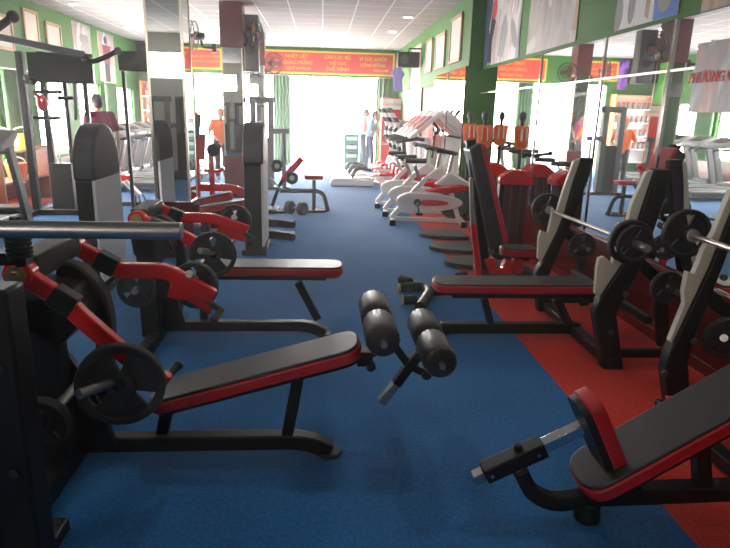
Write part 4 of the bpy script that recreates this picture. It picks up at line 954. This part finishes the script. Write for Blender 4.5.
# exercise ball and baskets by the left windows
t = tag(MB().ball((P(250, 140, 16.6).x - .0, 16.6, .33), .33, n=24).build('exercise_ball', 'bball'), 'blue exercise ball on the floor behind the middle pillar', 'ball')
def WX(px, py, x):
    d = _w(V(((px - CX) / FPX, (py - CY) / FPX, 1))); return EYE + d * (x / d.x)
sf = thing('low_shelf', 'low wooden shelf under the left windows holding bright baskets', 'shelf', (-5.0, 10.2, 0))
MB().box2((-5.18, 9.5, .40), (-4.78, 11.0, .43)).build('shelf_board', 'wood', sf); MB().box2((-5.18, 9.5, .86), (-4.78, 11.0, .89)).build('shelf_board', 'wood', sf)
for y in (9.46, 11.0): MB().box2((-5.18, y, 0), (-4.78, y + .04, .92)).build('side_panel', 'wood', sf)
for y, z, m, nm in ((10.0, .89, 'yelp', 'pale yellow basket on the top board of the low shelf, nearer the camera'), (10.65, .89, 'yelp', 'yellow basket on the top board of the low shelf, farther from the camera'), (10.3, .43, 'org', 'orange basket on the lower board of the low shelf')):
    c = V((-4.98, y, z + .12))
    t = thing('storage_basket', nm, 'basket', c)
    MB().lathe([(0, -.12), (.13, -.12), (.17, .12), (.15, .12), (.12, -.1), (0, -.1)], c, (0, 0, 1), 18).build('tub', m, t)
    MB().tube([c + V((.16 * math.cos(a), .0, .12 + .1 * math.sin(a))) for a in [math.pi * k / 10 for k in range(11)]], .008, 6).build('handle', 'white', t)

# ================================================================== RIGHT BACKGROUND
def spin_bike(loc, label, rz, proto=[]):
    if proto: return dup(proto[0], loc, rz, label)
    t = thing('spin_bike', label, 'exercise bike', loc, rz, 'white and red spin bikes')
    T = Matrix.LocRotScale(V(loc), t.rotation_euler, None); R3 = T.to_3x3(); Wd = lambda *p: T @ V(p); sd = R3 @ V((0, 1, 0))
    MB().bar([Wd(-.5, 0, .06), Wd(.55, 0, .06)], .07, .06, sd).build('base_rail', 'white', t, bevel=.008)
    for x in (-.5, .55):
        MB().bar([Wd(x, -.27, .04), Wd(x, .27, .04)], .07, .07, R3 @ V((1, 0, 0))).build('foot_bar', 'white', t, bevel=.01)
        for s in (-1, 1): MB().box(Wd(x, s * .28, .04), (.09, .06, .085), R3).build('foot_cap', 'rubber', t, bevel=.008)
    MB().bar([Wd(-.52, 0, .07), Wd(-.18, 0, .5), Wd(-.02, 0, .68)], .07, .075, sd).build('rear_tube', 'white', t, bevel=.01)
    MB().bar([Wd(.5, 0, .07), Wd(.28, 0, .72)], .07, .075, sd).build('front_tube', 'white', t, bevel=.01)
    sh = [(-.3 + .28 * math.cos(a) * (1 if math.cos(a) < 0 else 2.6), .33 + .15 * math.sin(a)) for a in [6.2832 * k / 26 for k in range(26)]]
    MB().prism([Wd(x + .12, -.09, z) for x, z in sh], sd * .1).build('chain_cover', 'white', t, bevel=.02)
    MB().prism([Wd(.0 + x * .45 + .14, -.1, .33 + (z - .33) * .3) for x, z in sh], sd * .012).build('red_stripe', 'redp', t)
    MB().cyl(Wd(.42, -.03, .32), Wd(.42, .06, .32), .23, n=32).build('flywheel', 'dgrey', t, bevel=.015)
    MB().prism([Wd(-.05, -.08, .5), Wd(.2, -.08, .56), Wd(.52, -.08, .62), (Wd(.62, -.08, .52)), Wd(.3, -.08, .46)], sd * .16).build('red_guard', 'redp', t, bevel=.03)
    MB().prism([Wd(.1, -.06, .6), Wd(.34, -.06, .8), Wd(.62, -.06, .64), Wd(.66, -.06, .58), Wd(.3, -.06, .58)], sd * .12).build('front_fairing', 'white', t, bevel=.03)
    ck = MB().cyl(Wd(-.14, -.13, .33), Wd(-.14, .12, .33), .055).build('crank_hub', 'black', t)
    for s, dx in ((-1, 1), (1, -1)):
        MB().bar([Wd(-.14, s * .13, .33), Wd(-.14 + dx * .03, s * .14, .33 - dx * .15)], .03, .02, sd).box(Wd(-.14 + dx * .03, s * .19, .33 - dx * .16), (.1, .09, .03), R3).build('pedal', 'black', ck, bevel=.004)
    MB().bar([Wd(-.08, 0, .58), Wd(-.2, 0, .86)], .045, .045, sd).build('seat_post', 'steel', t)
    MB().prism([Wd(-.34, -.1, .9), Wd(-.34, .1, .9), Wd(-.2, .08, .9), Wd(-.02, .02, .9), Wd(-.02, -.02, .9), Wd(-.2, -.08, .9)], (0, 0, .07)).build('saddle', 'rubber', t, bevel=.03, seg=3)
    MB().bar([Wd(.3, 0, .7), Wd(.36, 0, 1.05)], .05, .05, sd).build('handlebar_post', 'steel', t)
    MB().tube(fillet([Wd(.12, -.22, 1.1), Wd(.36, -.2, 1.06), Wd(.42, 0, 1.06), Wd(.36, .2, 1.06), Wd(.12, .22, 1.1)], .1), .024, 10).ball(Wd(.12, -.22, 1.1), .035).ball(Wd(.12, .22, 1.1), .035).build('handlebar', 'rubber', t)
    proto.append(t); return t
for x, y, s in ((1.58, 8.95, 'nearest the black platforms'), (1.55, 9.75, 'in the middle of the three'), (1.5, 10.6, 'farthest of the three')):
    spin_bike((x, y, 0), 'white and red spin bike on red carpet, ' + s, math.radians(-6))
def climber(loc, label, rz, proto=[]):
    if proto: return dup(proto[0], loc, rz, label)
    t = thing('console_bike', label, 'exercise machine', loc, rz, 'white console machines')
    T = Matrix.LocRotScale(V(loc), t.rotation_euler, None); R3 = T.to_3x3(); Wd = lambda *p: T @ V(p); sd = R3 @ V((0, 1, 0))
    MB().box(Wd(0, 0, .04), (.56, .4, .08), R3).build('base', 'silver', t, bevel=.02)
    for s in (-.12, .12): MB().bar([Wd(.1, s, .06), Wd(.05, s, 1.18)], .07, .09, sd).build('column', 'silver', t, bevel=.012)
    co = MB().prism([Wd(-.3, -.2, 1.2), Wd(-.24, -.2, 1.15), Wd(.3, -.2, 1.6), Wd(.26, -.2, 1.68)], sd * .4).build('console', 'white', t, bevel=.025)
    MB().prism([Wd(-.16, -.13, 1.335), Wd(.12, -.13, 1.575), Wd(.125, -.13, 1.57), Wd(-.15, -.13, 1.33)], sd * .26).build('display', 'redp', co)
    MB().tube(fillet([Wd(-.55, -.25, 1.1), Wd(-.2, -.22, 1.16), Wd(.05, 0, 1.14), Wd(-.2, .22, 1.16), Wd(-.55, .25, 1.1)], .1), .03, 10).build('handle_loop', 'rubber', t)
    MB().box(Wd(-.35, 0, .5), (.16, .3, .14), R3).bar([Wd(-.3, 0, .06), Wd(-.33, 0, .5)], .06, .06, sd).build('seat', 'redv', t, bevel=.03)
    proto.append(t); return t
for k, s in enumerate(('nearest the mirror glare', 'second in the row', 'third in the row', 'farthest in the row')):
    climber((1.9, 11.4 + k * .62, 0), 'machine with tilted white console and silver columns, ' + s, math.radians(0))
def elliptical(loc, label, rz, proto=[]):
    if proto: return dup(proto[0], loc, rz, label)
    t = thing('cross_trainer', label, 'cross trainer', loc, rz, 'cross trainers by the fridge')
    T = Matrix.LocRotScale(V(loc), t.rotation_euler, None); R3 = T.to_3x3(); Wd = lambda *p: T @ V(p); sd = R3 @ V((0, 1, 0))
    MB().box(Wd(0, 0, .05), (.98, .12, .1), R3).box(Wd(-.46, 0, .04), (.1, .55, .08), R3).box(Wd(.46, 0, .04), (.1, .55, .08), R3).build('base_frame', 'silver', t, bevel=.015)
    MB().cyl(Wd(.22, -.08, .36), Wd(.22, .08, .36), .28, n=30).build('wheel_cover', 'white', t, bevel=.04)
    MB().bar([Wd(.2, 0, .1), Wd(.1, 0, 1.25)], .09, .1, sd).build('column', 'dgrey', t, bevel=.015)
    MB().prism([Wd(.0, -.16, 1.25), Wd(.04, -.16, 1.22), Wd(.22, -.16, 1.42), Wd(.18, -.16, 1.47)], sd * .32).build('console', 'dgrey', t, bevel=.02)
    for s in (-1, 1):
        q = .14 * s
        MB().tube(fillet([Wd(.2 + q, s * .24, .35), Wd(.1 + q, s * .25, .8), Wd(-.08 + q, s * .27, 1.15), Wd(-.02 + q, s * .28, 1.35), Wd(-.26 + q, s * .28, 1.72)], .14), .04, 12).build('swing_arm', 'stripe', t)
        MB().box(Wd(-.2 + q, s * .2, .32 + q * .4), (.36, .14, .06), R3).build('foot_plate', 'redp', t, bevel=.02)
        MB().bar([Wd(.2 + q, s * .22, .35), Wd(-.42, s * .2, .25 + q * .4)], .05, .06, sd).build('side_beam', 'white', t, bevel=.01)
    proto.append(t); return t
for k, s in enumerate(('nearest the wood panel', 'in the middle', 'nearest the red fridge')):
    elliptical((1.75 - k * .02, 14.0 + k * .8, 0), 'cross trainer with black and white striped arms, ' + s, math.radians(15))
# drinks fridge
fg = thing('drinks_fridge', 'tall red drinks fridge beside the entrance door', 'fridge', (2.0, 18.1, 0))
MB().box2((1.72, 17.85, .05), (2.27, 18.45, 2.05)).build('cabinet', 'redp', fg, bevel=.02)
MB().box2((1.72, 17.83, 1.72), (2.27, 17.86, 2.02)).build('header_sign', 'white', fg); text(fg, 'Coca-Cola', .12, (2.0, 17.825, 1.87), (RX, 0, 0), 'redl')
fd = MB().box2((1.76, 17.82, .3), (2.23, 17.85, 1.7)).build('door', 'redp', fg, bevel=.01); MB().bar([(1.8, 17.79, .8), (1.8, 17.79, 1.3)], .03, .03).build('handle', 'dgrey', fd)
text(fg, 'Coca-Cola', .11, (1.985, 17.815, .75), (RX, 0, 0), 'white')
text(fg, 'Coca-Cola', .2, (1.715, 18.15, 1.3), (RX, 0, -RX), 'white')
for x in (1.78, 2.2): MB().cyl((x, 17.95, 0), (x, 17.95, .06), .03).build('foot', 'black', fg)
# crates
cp_ = None
for k in range(4):
    lab = 'green and white drinks crate, ' + ('bottom of the stack', 'second from the bottom', 'third from the bottom', 'top of the stack')[k] + ' at entrance'
    loc = (P(351, 165, 18.0).x, 18.0, .02 + .245 * k)
    if cp_ is None:
        cp_ = thing('drinks_crate', lab, 'crate', loc, 0, 'stack of green crates at the entrance'); o = V(loc)
        m = MB()
        for x in (-.2, .2): m.box(o + V((x, 0, .12)), (.02, .3, .24))
        for y in (-.15, .15): m.box(o + V((0, y, .12)), (.42, .02, .24))
        cb_ = m.box(o + V((0, 0, .01)), (.4, .3, .02)).build('body', 'crate', cp_, bevel=.004)
        MB().box(o + V((0, -.163, .12)), (.3, .006, .1)).build('label_panel', 'wcrate', cb_)
        MB().box(o + V((0, -.162, .2)), (.12, .004, .03)).build('hand_slot', 'black', cp_)
    else: dup(cp_, loc, 0, lab)
# white parasol (outside) and round blue fan on crates
t = thing('parasol', 'faded red parasol standing outside the entrance door', 'parasol', (P(348, 150, 21).x, 21, 0)); c = P(348, 113, 21)
MB().lathe([(0, .22), (.25, .14), (.45, -.04), (.44, -.06), (.25, .11), (0, .19)], c, (0, 0, 1), 10).build('canopy', 'ban', t); MB().cyl((c.x, 21, -.02), c + V((0, 0, .2)), .02).build('pole', 'white', t)
MB().cyl((c.x, 21, -.02), (c.x, 21, .06), .2).build('base', 'grey', t)
t = thing('street_sign', 'pink shop sign on a post seen through the entrance', 'sign', (P(346, 150, 24).x, 24, 0)); c = P(346, 88, 24)
MB().box(c, (.5, .06, .34)).build('board', 'pink', t, bevel=.01); MB().cyl((c.x, 24.04, -.02), c + V((0, .04, 0)), .03).build('post', 'white', t)
t = thing('stand_fan', 'small blue round fan resting on top of the green crates', 'fan', (P(353, 125, 18.0).x, 18.0, 1.0)); c = V((P(353, 125, 18.0).x, 18.0, P(353, 125, 18).z))
MB().tube([c + V((.13 * math.cos(a), -.02, .13 * math.sin(a))) for a in [6.2832 * k / 24 for k in range(24)]], .02, 8, True).build('cage', 'blu', t)
MB().cyl(c + V((0, -.01, 0)), c + V((0, .08, 0)), .1).build('motor', 'white', t, bevel=.02); MB().cyl((c.x, 18.02, 1.0), c, .025).cyl((c.x, 18.02, .995), (c.x, 18.02, 1.02), .1).build('stand', 'white', t)
# white low platforms with black handles
def step_unit(loc, label, proto=[]):
    if proto: return dup(proto[0], loc, 0, label)
    t = thing('vibration_platform', label, 'platform', loc, 0, 'white low platforms'); o = V(loc)
    prof = [(-.5, .02)] + [(-.5 + .14 - .14 * math.cos(a), .06 + .14 * math.sin(a)) for a in [math.pi / 2 * k / 6 for k in range(7)]] + [(.48, .17), (.5, .02)]
    MB().prism([o + V((x, -.3, z)) for x, z in prof], (0, .6, 0)).build('shell', 'white', t, bevel=.03, seg=3)
    MB().box(o + V((.05, 0, .19)), (.75, .4, .02)).build('top_mat', 'silver', t, bevel=.005)
    MB().box(o + V((0, 0, .012)), (.9, .5, .024)).build('base_rim', 'black', t)
    MB().tube(fillet([o + V((.0, -.2, .2)), o + V((.12, -.2, .4)), o + V((.46, -.15, .34)), o + V((.47, .15, .34)), o + V((.12, .2, .4)), o + V((0, .2, .2))], .1), .022, 8).build('hand_rail', 'rubber', t)
    proto.append(t); return t
for k, s in enumerate(('nearest', 'middle', 'farthest')): step_unit((.68 - .04 * k, 13.7 + k * .85, 0), 'low white platform with black rail on the blue carpet, ' + s + ' of three')
# orange torsos beside the mirror
def torso(loc, label, rz, proto=[]):
    if proto: return dup(proto[0], loc, rz, label)
    t = thing('mannequin', label, 'mannequin', loc, rz, 'orange mannequins'); T = Matrix.LocRotScale(V(loc), t.rotation_euler, None); Wd = lambda x, y, z: T @ V((x * .56, y * .56, 1.22 + (z - .85) * .58))
    MB().lathe([(0, 0), (.12, 0), (.12, .03), (.03, .06), (.025, 1.2), (0, 1.2)], V(loc), (0, 0, 1), 20).build('stand', 'black', t)
    m = MB(); m.cone(Wd(-.07, 0, .85), Wd(-.1, 0, 1.2), .056, .056); m.cone(Wd(.07, 0, .85), Wd(.1, 0, 1.2), .056, .056); m.cone(Wd(-.15, 0, 1.25), Wd(.15, 0, 1.25), .034, .034); m.cone(Wd(0, 0, .85), Wd(0, 0, 1.2), .062, .067)
    m.build('vest', 'org', t, remesh=.014)
    m = MB(); m.cone(Wd(0, 0, 1.28), Wd(0, 0, 1.42), .029, .029); m.ball(Wd(0, 0, 1.52), .06, (.85, 1, 1.25)); m.build('head', 'dgrey', t, remesh=.012)
    for s in (-1, 1): MB().bar([Wd(s * .07, -.13, .95), Wd(s * .06, -.13, 1.25)], .04, .01).build('strap', 'white', t)
    proto.append(t); return t
torso((2.26, 9.32, 0), 'black headed mannequin in an orange vest nearest the red weight stacks', math.radians(12))
torso((2.24, 8.38, 0), 'black headed mannequin in an orange vest beside the dark green corner', math.radians(-10))
# ---- left end of the facade: display shelf, screen, purple poster
ds = thing('display_shelf', 'white backed orange display shelf against the front wall at the left', 'shelf', (-4.55, 18.6, 0))
MB().box2((-5.2, 18.74, .3), (-3.95, 18.78, 2.35)).build('back_panel', 'white', ds)
for x in (-5.22, -3.95): MB().box2((x, 18.42, 0), (x + .05, 18.78, 2.35)).build('side_panel', 'orgb', ds)
for k in range(6): MB().box2((-5.2, 18.42, .3 + .4 * k), (-3.95, 18.78, .33 + .4 * k)).build('shelf_board', 'white' if k < 5 else 'orgb', ds)
tb = None
for r in range(4):
    for k in range(7):
        loc = (-5.05 + .165 * k, 18.56, .731 + .4 * r)
        if tb is None:
            tb = thing('supplement_tub', 'small grey tub on the orange display shelf', 'tub', loc, 0, 'tubs on the display shelf'); o = V(loc)
            MB().cyl(o, o + V((0, 0, .15)), .05, n=12).build('tub_body', 'grey', tb); MB().cyl(o + V((0, 0, .15)), o + V((0, 0, .19)), .045, n=12).build('lid', 'redp', tb)
        else: dup(tb, loc, 0, 'small grey tub on the orange display shelf')
t = thing('wall_screen', 'wide black screen high on the front wall left of the banners', 'screen', (-4.85, 18.74, 3.02))
MB().box2((-5.32, 18.7, 2.72), (-4.42, 18.78, 3.36)).build('panel', 'tvb', t, bevel=.01); MB().box2((-5.0, 18.77, 2.9), (-4.7, 18.8, 3.1)).build('mount', 'black', t)
t = tag(MB().box2((-4.36, 18.785, 2.5), (-4.06, 18.8, 3.36)).build('poster', 'purp'), 'purple poster on the front wall beside the black screen', 'poster')
# ---- scatter volume added to stand in for veiling lens glare
hz = MB().box2((XL + .001, YB + .001, .001), (XR - .05, YF - .01, ZC - .001)).build('glare_haze', 'white')
m = bpy.data.materials.new('glare_scatter'); m.use_nodes = True; N = m.node_tree.nodes; N.clear()
vo = N.new('ShaderNodeVolumeScatter'); vo.inputs['Density'].default_value = .0075; vo.inputs['Anisotropy'].default_value = .72; vo.inputs['Color'].default_value = (1, .97, .95, 1)
ou = N.new('ShaderNodeOutputMaterial'); m.node_tree.links.new(vo.outputs[0], ou.inputs['Volume'])
hz.data.materials.clear(); hz.data.materials.append(m); tag(hz, 'added thin scatter volume standing in for lens glare towards the entrance', 'glare_haze', None, 'structure')
